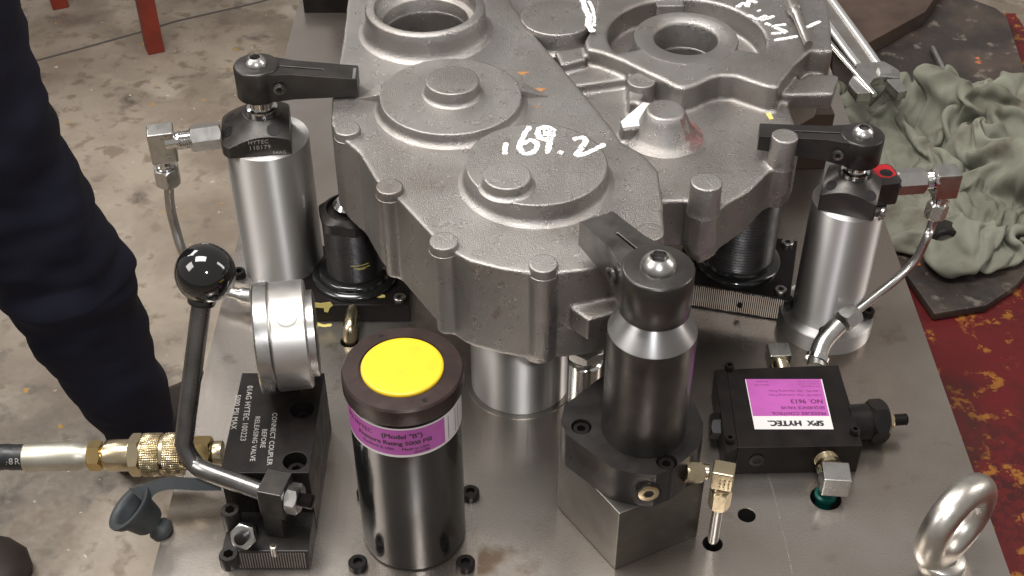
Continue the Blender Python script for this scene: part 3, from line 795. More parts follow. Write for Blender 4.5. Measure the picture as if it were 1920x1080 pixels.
pq = P(1200, 937, 6.0); pq = Vector((7.45, 47.02, 6.15))
b = B(); b.lathe([(.75, 0), (.75, .05), (.62, .06)], 28, frame(pq, (.1, -1, 0))); build(b, 'port_recess', M['socket'], t3)
socket_screw(t3, pq, (.1, -1, 0), .58, .13, M['palebrass'], 'port_plug')
# pale brass elbow in the middle clamp's side
pe = P(1300, 888, 6.5)
be = thing('tube_fitting', 'pale brass elbow between the middle clamp and a plate hole', 'elbow fitting', pe, 'hydraulic tube fittings')
pf = Vector((hc[1][0].x, hc[1][0].y, 6.0))
b = B(); hexnut(b, frame(pe+Vector((-.5, .1, 0)), pf-pe), .52, 1.1); build(b, 'hex_adaptor', M['palebrass'], be, sharp=25)
b = B(); b.box(-.62, .62, -.55, .55, -.75, .62, frame(pf, (0, 0, 1), (1, -.25, 0))); b.lathe([(0, -1.5), (.45, -1.5), (.45, .3), (0, .3)], 20, frame(pf+Vector((-1, .24, 0)), (1, -.25, 0))); eb = build(b, 'elbow_body', M['palebrass'], be, .12)
b = B()
for i in range(3):
    for j in range(3):
        b.lathe([(.06, 0), (.05, .03), (0, .045)], 8, frame(pf+Vector((-.28+.24*i+.03, -.60-.06*i+.045, -.45+.27*j)), (-.24, -.97, 0)))
build(b, 'dot', M['palebrass'], eb)
b = B(); b.lathe([(0, 0), (.55, 0), (.6, .15), (.55, .3), (.48, .35), (.48, .5), (0, .5)], 24, frame(pf+Vector((0, 0, -.75)), (0, 0, -1))); build(b, 'collar', M['palebrass'], be)
b = B(); hexnut(b, frame(pf+Vector((0, 0, -1.15)), (0, 0, -1), (1, .3, 0)), .55, 1.45); build(b, 'tube_nut', M['palebrass'], be, sharp=25)
b = B(); b.lathe([(.33, -2.5), (.33, -7.5), (0, -7.5)], 20, at(pf.x, pf.y, pf.z)); build(b, 'tube_stub', M['chrome'], be)

# ================================================================ BLACK CYLINDER WITH YELLOW CAP
cb = Vector((-5.75, 49.4, 0)); rb = 3.02
bc = thing('accumulator', 'glossy black cylinder with yellow top disc and magenta label', 'hydraulic cylinder', cb)
b = B(); b.box(cb.x-3.6, cb.x+3.75, cb.y-7, cb.y+3.6, .004, .05); build(b, 'seat_shim', M['plate'], bc)
Fb = at(cb.x, cb.y)
b = B(); b.lathe([(0, .06), (rb-.12, .06), (rb, .2), (rb, 11.95), (0, 11.95)], 72, Fb); build(b, 'cylinder_body', M['gloss'], bc)
b = B(); b.lathe([(0, 11.9), (rb-.12, 11.9), (rb-.12, 12.2), (rb+.18, 12.22), (rb+.2, 12.3), (rb+.2, 13.2), (rb+.1, 13.32), (2.3, 13.38), (2.3, 13.3), (0, 13.3)], 72, Fb); rg = build(b, 'cap_ring', M['capbrown'], bc, sharp=35)
b = B(); b.lathe([(0, 13.3), (2.18, 13.3), (2.18, 13.42), (2.12, 13.48), (2.02, 13.485), (0, 13.485)], 64, Fb); build(b, 'yellow_cap', M['yellow'], bc, sharp=50)
for q in (R(-62), R(118)):
    b = B(); b.lathe([(.15, 0), (.15, .012), (0, .012)], 16, at(cb.x+2.72*math.cos(q), cb.y+2.72*math.sin(q), 13.345)); build(b, 'spanner_hole', M['socket'], rg)
# label band: white, magenta panel, white bar panel
def band(r, a0, a1, z0, z1, m, name, parent=bc):
    b = B(); n = 40
    for i in range(n):
        t0 = a0+(a1-a0)*i/n; t1 = a0+(a1-a0)*(i+1)/n
        b.bm.faces.new([b.bm.verts.new(Fb @ Vector((r*math.cos(t), r*math.sin(t), z))) for t, z in ((t0, z0), (t1, z0), (t1, z1), (t0, z1))])
    bmesh.ops.remove_doubles(b.bm, verts=b.bm.verts, dist=1e-5)
    return build(b, name, m, parent)
lbz0, lbz1 = 9.7, 11.85
lab = band(rb+.012, R(-200), R(20), lbz0, lbz1, M['white'], 'label')
band(rb+.020, R(-200), R(-43), lbz0+.18, lbz1-.10, M['pink'], 'magenta_panel', lab)
for k in range(3):
    band(rb+.020, R(-38+9*k+3*(k % 2)), R(-37.2+9*k+3*(k % 2)), lbz0+.2, lbz1-.2, M['pinkink'], 'rule_line', lab)
def bend_at(a0, zc_, rr):
    def f(p):
        a = a0+p.x/rr
        r_ = rr+p.z+.004
        return Fb @ Vector((r_*math.cos(a), r_*math.sin(a), zc_+p.y))
    return f
for body_, size, a_, z_, m_, al_, bo in (('(Model "B")', .47, -89, 11.25, M['ink'], 'CENTER', .03), ('Pressure Rating 5000 PSI', .42, -59, 10.74, M['ink'], 'RIGHT', .03), ('Made in USA', .28, -62, 10.32, M['ink'], 'RIGHT', .012),
                                ('Rockford, IL USA', .26, -98, 10.32, M['ink'], 'RIGHT', .01), ('SPX HYTEC', .42, -140, 11.25, M['pinkink'], 'CENTER', .02), ('JB147708', .22, -62, 10.05, M['ink'], 'RIGHT', .01)):
    bb = text_bm(body_, size, None, bend_at(R(a_), z_, rb+.024), thick=.002, align=al_)
    for sx in (-1, 1): bb = join(bb, text_bm(body_, size, None, (lambda f, d: (lambda p: f(p+Vector((d, 0, .0005)))))(bend_at(R(a_), z_, rb+.024), bo*.5*sx), thick=.002, align=al_))
    build(bb, 'lettering', m_, lab, smooth=False)
for dx, dy in ((-3.15, -2.75), (3.15, -2.75), (3.3, 2.6), (-3.15, 2.6)):
    socket_screw(bc, cb+Vector((dx*.98, dy*.98, .05)), (0, 0, 1), .55, .5)
# ================================================================ RELEASE VALVE
rv = thing('release_valve', 'black engraved valve block with ball lever and dial gauge', 'valve', (-14, 52, 0))
X0, X1, Y0, Y1 = -16.55, -11.5, 49.45, 57.55
ZT = 5.0
b = B(); b.prism([(X0, Y0), (X1, Y0), (X1, Y1), (X0, Y1)], .0, ZT, holes=[circ(P(u, v, ZT).xy, .68, 28) for u, v in ((566, 768), (553, 864))]); vb = build(b, 'valve_block', M['black'], rv, .05)
b = B(); b.box(X0+.1, X1-.05, 46.6, Y0+.02, .0, 1.6); build(b, 'front_step', M['blackmatt'], rv, .06)
for (u, v) in ((566, 768), (553, 864)):
    p = P(u, v, ZT)
    socket_screw(vb, Vector((p.x, p.y, ZT-1.4)), (0, 0, 1), .55, .7)
# engraving, read from the left side
def valve_text(body, u, v, size):
    p = P(u, v, ZT); p.z = ZT+.002
    F = frame(p, (0, 0, 1), (.06, -1, 0))
    build(text_bm(body, size, F, space=1.05, thick=.003), 'lettering', M['etch'], vb, smooth=False)
valve_text('01AG HYTEC 100223', 462, 774, .48); valve_text('5000 PSI MAX', 442, 772, .46)
valve_text('CONNECT COUPLER', 510, 822, .42); valve_text('BEFORE', 494, 822, .42); valve_text('RELEASING VALVE', 478, 822, .42)
# lever: cranked round bar, ball knob, cam block
kz = 15.6
kn = P(385, 512, kz); ez = 5.0
e1 = P(340, 866, ez); cblk = P(500, 925, 4.4)
pts = [kn, e1+(kn-e1)*.22, e1+(kn-e1)*.10, e1+Vector((.35, -.1, .1)), e1+(cblk-e1)*.14, e1+(cblk-e1)*.35, cblk]
b = B(); b.tube(smooth_path([kn+(e1-kn)*.15, kn+(e1-kn)*.4, e1+(kn-e1)*.2, e1+(kn-e1)*.08+Vector((.1, 0, 0)), e1+Vector((.75, -.05, -.05)), e1+(cblk-e1)*.3, e1+(cblk-e1)*.7, cblk], 6), .54, 20); lever = build(b, 'lever', M['lever'], rv)
b = B(); kr = 57*px(385, 512, kz); Fk = frame(kn, (kn-e1))
b.lathe([(0, -kr)]+[(kr*math.sin(PI*i/24), -kr*math.cos(PI*i/24)) for i in range(1, 24)]+[(0, kr)], 48, Fk); build(b, 'knob', M['knob'], lever, sharp=80)
b = B(); b.lathe([(.75, -kr*1.08), (.8, -kr*.95), (.7, -kr*.8)], 24, Fk); build(b, 'ferrule', M['knob'], lever)
# cam block that holds the lever, a leaning bar with a stud through it
cbx = P(522, 925, 4.4)
Fc = at(cbx.x, cbx.y, 0, -14)
b = B(); b.prism([(-.85, -.95), (.62, -.95), (.62, .85), (-.85, .85)], 3.3, 5.4, M=Fc); b.prism([(-.78, -.92), (.40, -.92), (.40, .3), (-.78, .3)], 1.62, 3.35, M=Fc); build(b, 'lever_block', M['armblack'], rv, .09)
ns = Fc @ Vector((.62, -.1, 4.35)); nd = Fc.to_3x3() @ Vector((1, 0, 0))
b = B(); hexnut(b, frame(ns, nd, (0, .35, 1)), .78, .75); nn = build(b, 'hex_nut', M['bright'], rv, sharp=25)
b = B(); b.lathe([(0, .6)]+thread(.42, .7, 1.45, .13, .06)+[(.35, 1.5), (0, 1.5)], 20, frame(ns, nd)); build(b, 'stud', M['black'], nn)
p = P(460, 1002, 2.6)
b = B(); hexnut(b, frame(p, (-.1, -.8, .55), (1, 0, .3)), .68, .55); nn = build(b, 'hex_nut', M['bright'], rv, sharp=25)
b = B(); b.lathe([(0, .5), (.36, .5), (.36, .95), (.28, 1.0), (0, 1.0)], 20, frame(p, (-.1, -.8, .55))); build(b, 'stud', M['black'], nn)
b = B(); b.lathe([(0, -1.2), (.38, -1.2), (.38, 0.1), (0, .1)], 16, frame(p, (-.1, -.8, .55))); build(b, 'stud', M['black'], nn)
for (u, v, hh) in ((431, 955, 1.5), (428, 1038, .9), (560, 930, .8)):
    p = P(u, v, 1.6+hh); p.z = 1.6; socket_screw(rv, p, (0, 0, 1), .56, hh, M['blackmatt'])
p = P(515, 1040, 1.6); b = B(); b.lathe([(.2, 0), (.2, .75), (.12, .78), (.12, .5), (0, .5)], 16, at(p.x, p.y, 1.6)); build(b, 'roll_pin', M['steel'], rv)
b = B(); x = X0+.2
while x < X1-.2:
    b.box(x, x+.06, 46.55, 46.62, .1, 1.45); x += .15
o = build(b, 'saw_mark', M['steel'], rv, smooth=False); o['kind'] = 'stuff'

# dial gauge standing on the block
gc = P(533, 630, 8.9)
gd = Vector((math.cos(R(9)), math.sin(R(9)), 0))
gr = 103*px(533, 630, 8.9)
ga = thing('pressure_gauge', 'round silver pressure gauge standing on edge on the valve block', 'gauge', (gc.x, gc.y, ZT))
Fg = frame(gc, gd, (0, 0, 1))
b = B(); b.lathe([(0, -.55), (gr*.97, -.60), (gr, -.52), (gr, 1.34), (gr*.97, 1.44), (gr*.4, 1.45), (0, 1.45)], 72, Fg); ca = build(b, 'case', M['satin'], ga, sharp=35)
b = B(); b.lathe([(gr*.9, -1.55), (gr*.99, -1.55), (gr*1.02, -1.45), (gr*1.02, -.72), (gr*.99, -.62), (gr*.97, -.5)], 72, Fg); bz = build(b, 'bezel', M['bright'], ga, sharp=35)
b = B(); b.lathe([(gr*.9, -1.5), (0, -1.5)], 48, Fg); build(b, 'dial', M['white'], bz)
b = B(); b.lathe([(gr*.80, 1.40), (gr*.80, 1.85), (gr*.74, 1.92), (0, 1.95)], 56, Fg); build(b, 'back_plate', M['bright'], ga, sharp=35)
b = B(); b.lathe([(.62, gr-.02), (.62, gr+.03), (.5, gr+.06), (0, gr+.06)], 24, Fg @ Matrix.Rotation(R(28), 4, 'Z') @ Matrix.Translation((0, 0, .4)) @ Matrix.Rotation(PI/2, 4, 'Y')); build(b, 'vent_plug', M['white'], ca)
b = B(); b.box(-.2, .2, -.35, .35, gr*1.04, gr*1.07, Fg @ Matrix.Rotation(R(-60), 4, 'Z') @ Matrix.Translation((0, 0, -1.05)) @ Matrix.Rotation(PI/2, 4, 'Y')); build(b, 'bezel_tab', M['chrome'], bz)
pfit = gc+gd*.65
b = B(); hexnut(b, at(pfit.x, pfit.y, ZT), .82, gc.z-gr-ZT+.3); build(b, 'brass_nut', M['brass'], ga, sharp=25)

# ---------------------------------------------------------------- coupler, hose and dust cap
hz = 2.6
A0 = P(408, 850, hz); A1 = P(0, 858, hz)
hd = (A1-A0).normalized()
cp = thing('quick_coupler', 'brass quick coupler between the hose and the black valve block', 'coupler', A0)
U = lambda u: (P(u, 852, hz)-A0).dot(hd)
k = px(300, 852, hz)
Fh = frame(A0, hd, (0, .3, 1))
b = B(); b.lathe([(0, -.3), (.75, -.3), (.75, U(398)), (.7, U(396)), (0, U(396))], 28, Fh); build(b, 'nipple', M['palebrass'], cp)
b = B(); hexnut(b, Fh @ Matrix.Translation((0, 0, U(398))), 32*k*.9, U(362)-U(398), n=36); build(b, 'hex_nut', M['brass'], cp, sharp=25)
b = B(); b.lathe([(0, U(362)), (30*k, U(362)), (30*k, U(340)), (0, U(340))], 36, Fh); build(b, 'neck', M['palebrass'], cp)
# knurled sleeve: real diamond teeth
b = B(); n = 168; prof = []
us = [344-i*.8 for i in range(0, 92)]
for i, u in enumerate(us):
    kk = 40*k
    if 40 < i < 50:
        prof.append((37*k, U(u)))
    else:
        def rfn(t, i=i): return kk*(1+.035*max(-.55, math.sin(28*t+i*.8)*math.sin(28*t-i*.8)))
        prof.append((rfn, U(u)))
prof = [(0, U(344)), (36*k, U(344))]+prof+[(36*k, U(us[-1])), (0, U(us[-1]))]
b.lathe(prof, n, Fh); build(b, 'knurled_sleeve', M['palebrass'], cp, sharp=20)
b = B(); b.lathe([(0, U(274)), (35*k, U(274)), (35*k, U(266)), (0, U(266))], 36, Fh); build(b, 'neck', M['brass'], cp)
b = B(); hexnut(b, Fh @ Matrix.Translation((0, 0, U(268))), 38*k*.93, U(246)-U(268)); build(b, 'hex_nut', M['palebrass'], cp, sharp=25)
b = B(); b.lathe([(0, U(247)), (29*k, U(247)), (30*k, U(243)), (30*k, U(206)), (28*k, U(200)), (0, U(200))], 36, Fh); build(b, 'socket_body', M['palebrass'], cp)
b = B(); b.lathe([(0, U(201)), (20*k, U(201)), (20*k, U(192)), (0, U(192))], 28, Fh); build(b, 'neck', M['brass'], cp)
hs = thing('hydraulic_hose', 'black hydraulic hose with a crimped steel ferrule entering from the left', 'hose', P(80, 856, 0))
b = B(); hexnut(b, Fh @ Matrix.Translation((0, 0, U(194))), 27*k*.92, U(168)-U(194)); build(b, 'hex_nut', M['brass'], hs, sharp=25)
b = B(); b.lathe([(0, U(169)), (22*k, U(169)), (22*k, U(160)), (26*k, U(152)), (27*k, U(140)), (27.5*k, U(52)), (26*k, U(49)), (0, U(49))], 36, Fh); build(b, 'ferrule', M['alu'], hs)
pth = [A0+hd*U(u) for u in (60, 30, 0)]+[A0+hd*U(-80)+Vector((0, .1, -1)), A0+hd*U(-250)+Vector((0, .5, -8)), A0+hd*U(-420)+Vector((0, 1, -25)), A0+hd*U(-500)+Vector((0, 2, -60)), A0+hd*U(-520)+Vector((0, 4, FL-hz+1.0))]
b = B(); b.tube(smooth_path(pth, 6), 24.5*k, 20); ho = build(b, 'hose', M['hose'], hs)
pt = A0+hd*U(22)
bn = lambda p: pt-hd*p.x+Vector((0, math.sin(R(-45)+p.y/(24.5*k)), math.cos(R(-45)+p.y/(24.5*k))))*(24.5*k+.006+p.z) if False else None
def hose_bend(p):
    a = R(62)-p.y/(24.5*k)
    rr_ = 24.5*k+.01+p.z
    return pt-hd*p.x+Vector((0, -math.sin(a)*rr_, math.cos(a)*rr_))
build(text_bm('8848R', .55, None, hose_bend, thick=.003, space=1.2), 'lettering', M['etch'], ho, smooth=False)

dc = P(243, 952, 2.0)
dn_ = Vector((-.60, .0, .80)).normalized()
du = thing('dust_cap', 'grey rubber dust cap dangling from its strap below the coupler', 'dust cap', P(250, 960, 0))
Fd = frame(dc, dn_)
kd = px(243, 952, 2.0)
b = B(); b.lathe([(0, -1.7), (27*kd, -1.7), (31*kd, -1.5), (37*kd, -.6), (46*kd, -.3), (50*kd, 0), (50*kd, .12), (42*kd, .14), (36*kd, 0), (34*kd, -.2), (30*kd, -1.35), (0, -1.4)], 48, Fd); cu_ = build(b, 'cup', M['rubber'], du, sharp=50)
b = B(); b.lathe([(0, -2.75), (20*kd, -2.75), (23*kd, -2.6), (23*kd, -2.2), (17*kd, -2.0), (17*kd, -1.6), (0, -1.6)], 36, Fd @ Matrix.Translation((.1, -.1, 0))); build(b, 'pull_knob', M['rubber'], du, sharp=50)
# strap: flat ribbon from the cap rim to the coupler
sp = smooth_path([P(262, 935, 2.3), P(285, 915, 2.6), P(320, 906, 2.7), P(370, 908, 2.5), P(415, 908, 2.2)], 6)
b = B()
prev = None
for i, p in enumerate(sp):
    d = (sp[min(i+1, len(sp)-1)]-sp[max(i-1, 0)]).normalized(); nn = Vector((0, .64, .77)); nn = (nn-d*nn.dot(d)).normalized(); bb = d.cross(nn)
    hw = .5-.15*min(1, i/8)
    if i < 4: hw = .9-.1*i
    cur = [b.bm.verts.new(p+nn*hw*sx+bb*sy) for sx, sy in ((-1, -.16), (1, -.16), (1, .16), (-1, .16))]
    if prev:
        for q in range(4): b.bm.faces.new((prev[q], prev[(q+1) % 4], cur[(q+1) % 4], cur[q]))
    else: b.bm.faces.new(cur[::-1])
    prev = cur
b.bm.faces.new(prev); build(b, 'strap', M['rubber'], du, sharp=50)

# little brass elbow in a plate hole beside the left support
pb = P(665, 566, 1.0); pb2 = P(664, 600, .7)
bl = thing('tube_fitting', 'small tarnished elbow going into the plate between gauge and left support', 'elbow fitting', P(660, 640, 0), 'hydraulic tube fittings')
b = B(); hexnut(b, frame(pb+Vector((0, .5, .3)), (0, -1, -.25)), .68, .75); build(b, 'hex_nut', M['brass'], bl, sharp=25)
hcx = P(656, 640, 0)
b = B(); b.tube(smooth_path([pb, pb+Vector((0, -.9, .05)), Vector((hcx.x+.05, hcx.y+.5, .9)), Vector((hcx.x, hcx.y+.15, .1)), Vector((hcx.x, hcx.y, -1.5))], 6), .5, 18); build(b, 'elbow_body', M['palebrass'], bl)
fy = cL.y-3.3-.02
p0 = lc(580, 566, fy); kx_ = px(600, 575, 1.0)
b = B(); b.prism([(0, 0), (.75, -.12), (1.45, .0), (1.6, -.3), (1.35, -.55), (1.2, -.95), (.95, -.9), (.95, -.55), (.4, -.5), (.05, -.6)], 0, .025, M=frame(p0, (0, -1, 0), (1, 0, 0)))
build(b, 'paint_dab', M['paintyellow'], sl, smooth=False)
b = B(); stroke(b, [(590, 606), (606, 611), (622, 609)], -.02, .3); build(b, 'paint_dab', M['paintyellow'], pl, smooth=False)

# ================================================================ SEQUENCE VALVE
sv = thing('sequence_valve', 'flat black valve block with a magenta and white label', 'valve', (17, 57, 0))
zt = 2.35
q = P2([(1362, 692), (1572, 684), (1618, 836), (1384, 840)], zt)
b = B(); b.prism(q[::-1], 0, zt); sbk = build(b, 'valve_block', M['black'], sv, .06)
q2 = P2([(1340, 694), (1362, 692), (1384, 840), (1362, 850)], zt-.0)
b = B(); b.prism(q2[::-1], .0, zt+.02); build(b, 'end_plate', M['black'], sv, .06)
for (u, v) in ((1367, 692), (1602, 812), (1368, 828)):
    socket_screw(sv, P(u, v, zt), (0, 0, 1), .30, .4)
# label
lq = [P(u, v, zt) for u, v in ((1397, 711), (1541, 711), (1563, 805), (1415, 805))]
def quad(b, fr, z0, z1):
    (a0, b0, a1, b1) = fr
    def bl_(s_, t_):
        return (lq[0]*(1-s_)+lq[1]*s_)*(1-t_)+(lq[3]*(1-s_)+lq[2]*s_)*t_
    b.prism([bl_(a0, b1).xy, bl_(a1, b1).xy, bl_(a1, b0).xy, bl_(a0, b0).xy], z0, z1)
b = B(); quad(b, (0, 0, 1, 1), zt-.01, zt+.008); lab2 = build(b, 'label', M['white'], sv, smooth=False)
b = B(); quad(b, (0.01, 0, .985, .745), zt+.004, zt+.013); build(b, 'magenta_panel', M['pink'], lab2, smooth=False)
ex_ = (lq[0]-lq[1]).normalized(); wl = (lq[2]-lq[3]).length; hl = (lq[3]-lq[0]).length
cl_ = (lq[0]+lq[1]+lq[2]+lq[3])/4
def lab_text(body, size, s_, t_, m, al='LEFT', sp_=1.0, bold=0):
    p = (lq[0]*(1-s_)+lq[1]*s_)*(1-t_)+(lq[3]*(1-s_)+lq[2]*s_)*t_
    p.z = zt+.0145
    F = frame(p, (0, 0, 1), ex_)
    bb = text_bm(body, size, F, space=sp_, thick=.002, align=al)
    if bold:
        bb = join(bb, text_bm(body, size, F @ Matrix.Translation((bold, 0, .0006)), space=sp_, thick=.002, align=al), text_bm(body, size, F @ Matrix.Translation((bold*.5, bold*.6, .0012)), space=sp_, thick=.002, align=al))
    return build(bb, 'lettering', m, lab2, smooth=False)
lab_text('SPX', .60, .90, .875, M['ink'], bold=.09); lab_text('HYTEC.', .62, .62, .875, M['ink'], bold=.09)
lab_text('PRESSURE CONTROL', .36, .955, .69, M['pinkink'], bold=.02); lab_text('SEQUENCE VALVE', .34, .955, .58, M['pinkink'], bold=.02); lab_text('NO. 9613', .50, .95, .45, M['pinkink'], bold=.03)
lab_text('5,000 PSI - Max. Operating Press.', .25, .95, .33, M['pinkink']); lab_text('1,000 PSI - Min. Operating Press.', .25, .95, .245, M['pinkink'])
lab_text('SPX Corporation', .17, .95, .15, M['pinkink']); lab_text('Rockford, IL 61109', .17, .95, .10, M['pinkink']); lab_text('Fluid Power Division', .17, .95, .05, M['pinkink'])
lab_text('Made in USA', .18, .30, .12, M['pinkink']); lab_text('9613-0048', .18, .30, .05, M['pinkink'])
# cartridge, stud and plugs
pc = P(1606, 792, 1.3); cdv = (P(1700, 786, 1.3)-pc).normalized()
Fv = frame(pc, cdv, (0, .3, 1))
uu = lambda u: (P(u, 789, 1.3)-pc).dot(cdv)
b = B(); b.lathe([(0, -.6), (1.15, -.6), (1.15, uu(1628)), (0, uu(1628))], 36, Fv); ct = build(b, 'cartridge', M['black'], sv)
b = B(); hexnut(b, Fv @ Matrix.Translation((0, 0, uu(1626))), 1.22, uu(1660)-uu(1626), ch=.2); build(b, 'hex_nut', M['black'], ct, sharp=25)
b = B(); hexnut(b, Fv @ Matrix.Translation((0, 0, uu(1660))), .5, uu(1674)-uu(1660)); build(b, 'lock_nut', M['palebrass'], ct, sharp=25)
b = B(); b.lathe([(0, uu(1672))]+thread(.38, uu(1673), uu(1700), .12, .05)+[(.3, uu(1702)), (0, uu(1702))], 20, Fv); build(b, 'adjusting_stud', M['black'], ct)
p = P(1343, 800, 1.2); b = B(); hexnut(b, frame(p+Vector((.4, 0, 0)), (-1, .05, 0), (0, .3, 1)), .72, .8); build(b, 'port_plug', M['black'], sv, sharp=25)
p = P(1418, 858, 1.2); p.y = q[3].y-.01; p = Vector((P(1418, 858, 1.2).x, q[3].y-.005, 1.25)); socket_screw(sv, p, (0, -1, 0), .48, .05, M['blackmatt'], 'port_plug')
# fittings front and back of this valve
p = P(1546, 850, 1.25); p.y = q[2].y-.02
fe = thing('tube_fitting', 'squared steel elbow in front of the labelled valve with green thread seal', 'elbow fitting', (p.x, p.y-1.5, 0), 'hydraulic tube fittings')
b = B(); b.lathe([(0, -.1)]+thread(.72, -.1, .45, .13, .07)+[(.78, .5), (.78, .8), (.6, .85), (.6, 1.3), (0, 1.3)], 28, frame(p, (.08, -1, .0))); build(b, 'threaded_neck', M['palebrass'], fe)
pe2 = p+Vector((.2, -1.75, .15))
b = B(); b.box(-.82, .82, -.8, .72, -.75, .72, at(pe2.x, pe2.y, pe2.z, -4)); build(b, 'elbow_body', M['bright'], fe, .1)
c_h = hc[2][0]
b = B(); b.lathe([(.5, 1.0), (.5, .1), (.66, .06), (.68, -.14), (.5, -.2), (.5, -2)], 28, at(c_h.x+.05, c_h.y+.3, 0)); build(b, 'seal_ring', M['green'], fe)
p = P(1460, 668, 1.6)
f2 = thing('tube_fitting', 'small squared steel elbow behind the labelled valve block', 'elbow fitting', (p.x, p.y, 0), 'hydraulic tube fittings')
b = B(); b.box(-.72, .72, -.55, .75, -.75, .55, at(p.x, p.y, p.z, 3)); build(b, 'elbow_body', M['bright'], f2, .1)
b = B(); b.lathe([(0, 0)]+thread(.55, .05, 1.0, .13, .06)+[(0, 1.0)], 24, frame(p+Vector((0.05, -.45, -.2)), (.05, -1, 0))); build(b, 'threaded_neck', M['palebrass'], f2)
b = B(); b.lathe([(.45, -.7), (.45, -1.6)], 24, at(p.x, p.y, p.z)); build(b, 'lower_neck', M['bright'], f2)

# ================================================================ EYE BOLT
pc = P(1792, 978, 3.6)
eb_ = thing('eye_bolt', 'thick zinc plated lifting eye screwed into the front right plate corner', 'eye bolt', (pc.x, pc.y, 0))
hdir = Vector((math.cos(R(40)), math.sin(R(40)), 0))
Fe = frame(pc, Vector((-hdir.y, hdir.x, 0)), hdir)
b = B(); b.torus(Fe, 2.28, .86, 64, 24); build(b, 'ring', M['zinc'], eb_)
b = B(); b.lathe([(1.35, .0), (1.35, .3), (1.2, .45), (.8, .55), (.75, 1.0), (0, 1.0)], 36, at(pc.x, pc.y)); build(b, 'shank_collar', M['zinc'], eb_, sharp=50)

# ================================================================ RIGHT BACKGROUND ON THE TABLE
TZ = -5.0
bd = thing('board', 'black greasy board with orange paint flecks behind the rag, its near end standing for shade', 'board', P(1800, 100, TZ))
q = P2([(1560, -60), (1720, -40), (1868, 14), (1888, 30), (1935, 170), (1990, 440), (1905, 535), (1850, 572), (1752, 588), (1640, 430), (1560, 150)], TZ+.8)  # near corners stretched below the rag to stand for the black shadow there
b = B(); b.prism(q, TZ+.01, TZ+.8); build(b, 'board_and_shade_sheet', M['board'], bd, .2)
fp = thing('sheet_offcut', 'brown oily sheet steel offcut lying on the black board', 'sheet steel', P(1640, 40, TZ))
q = P2([(1560, -60), (1790, -60), (1735, 22), (1622, 84), (1575, 70)], TZ+2.4)
b = B(); b.prism(q, TZ+2.1, TZ+2.4, bot=lambda x, y: TZ+.82+.0*x); build(b, 'sheet', M['brownsteel'], fp, .08)
lbk = thing('locator_block', 'flat brown steel locator bar under the right side of the casting', 'steel bar', P(1510, 200, 0))
q = P2([(1466, 216), (1566, 214), (1552, 182), (1466, 184)], 5.2)
b = B(); b.prism(q[::1], 0, 5.2); build(b, 'bar', M['brownsteel'], lbk, .08)

ro = bpy.data.objects.new('rag', RAG); col.objects.link(ro); ORG[ro] = Vector((0, 0, 0))
sd_ = ro.modifiers.new('thickness', 'SOLIDIFY'); sd_.thickness = .0012; sd_.offset = 0
ss_ = ro.modifiers.new('soft', 'SUBSURF'); ss_.levels = 1; ss_.render_levels = 1
tag(ro, 'crumpled grey green shop rag heaped behind the right clamp', 'rag')

# adjustable wrench on the rag
wz = 0.2
wr = thing('adjustable_wrench', 'shiny adjustable wrench lying with its jaw on the rag', 'wrench', P(1640, 150, TZ))
wa = P(1496, -60, wz); wb_ = P(1634, 130, wz); wd = (wb_-wa).normalized()
Fw = frame(wb_, (0, 0, 1), wd)
Lw = (wb_-wa).length
def wbox(x0, x1, hw0, hw1, z0, z1): return [(x0, -hw0), (x1, -hw1), (x1, hw1), (x0, hw0)]
b = B(); b.prism(wbox(-Lw, -.6, 1.25, 1.05, 0, 0), -.35, -.05, M=Fw); sh = build(b, 'handle_web', M['steel'], wr)
for sgn in (-1, 1):
    b = B(); b.tube(smooth_path([Fw @ Vector(q_) for q_ in ((-Lw, sgn*1.1, -.05), (-4, sgn*1.0, -.05), (-.9, sgn*.95, -.05), (.2, sgn*1.3, -.05), (1.0, sgn*1.8, -.15))], 5), .36, 14); build(b, 'handle_rail', M['rail'], wr)
b = B(); b.prism([(-.6, -1.3), (.6, -1.8), (2.3, -3.1), (4.2, -3.0), (4.3, -1.7), (2.9, -1.3), (2.0, -.5), (1.9, .2), (2.4, 1.6), (1.2, 2.1), (.2, 1.7), (-.6, 1.3)], -.55, .45, M=Fw); hdw = build(b, 'head', M['bright'], wr, .2)
b = B(); b.prism([(2.35, .35), (3.3, .4), (4.6, .6), (4.4, 1.5), (2.45, 1.6)], -.5, .4, M=Fw); build(b, 'movable_jaw', M['bright'], wr, .12)
b = B(); b.lathe([(0, -.5), (.45, -.5), (.45, .5), (0, .5)], 20, Fw @ Matrix.Translation((1.2, .6, .35)) @ Matrix.Rotation(PI/2, 4, 'X')); build(b, 'thumb_screw', M['chrome'], wr)
# open spanner bar beside the wrench
ro_ = thing('steel_rod', 'thin bright rod lying beside the wrench handle, end on the rag', 'rod', P(1600, 130, TZ), 'loose bright rods')
b = B(); b.tube([P(1545, 68, 1.0), P(1600, 132, .8), P(1640, 178, .6)], .24, 12); build(b, 'rod', M['chrome'], ro_)
r3 = thing('steel_rod', 'short pale rod leaning out of the rag onto the black board', 'rod', P(1770, 130, TZ), 'loose bright rods')
b = B(); b.tube([P(1748, 90, TZ+1.0), P(1766, 125, TZ+1.8), P(1790, 172, TZ+2.8)], .26, 12); build(b, 'rod', M['bright'], r3)
pn = thing('locating_pin', 'slim dull pin with a collar lying on the casting by the chalk number', 'pin', P(1500, 45, ZP), 'loose bright rods')
pA = P(1484, 6, ZP+.55); pB = P(1516, 84, ZP+.5)
b = B(); b.tube([pA, pA+(pB-pA)*.18, pA+(pB-pA)*.2, pA+(pB-pA)*.3, pA+(pB-pA)*.32, pB], [.5, .5, .38, .38, .3, .3], 14); build(b, 'shaft', M['steel'], pn)
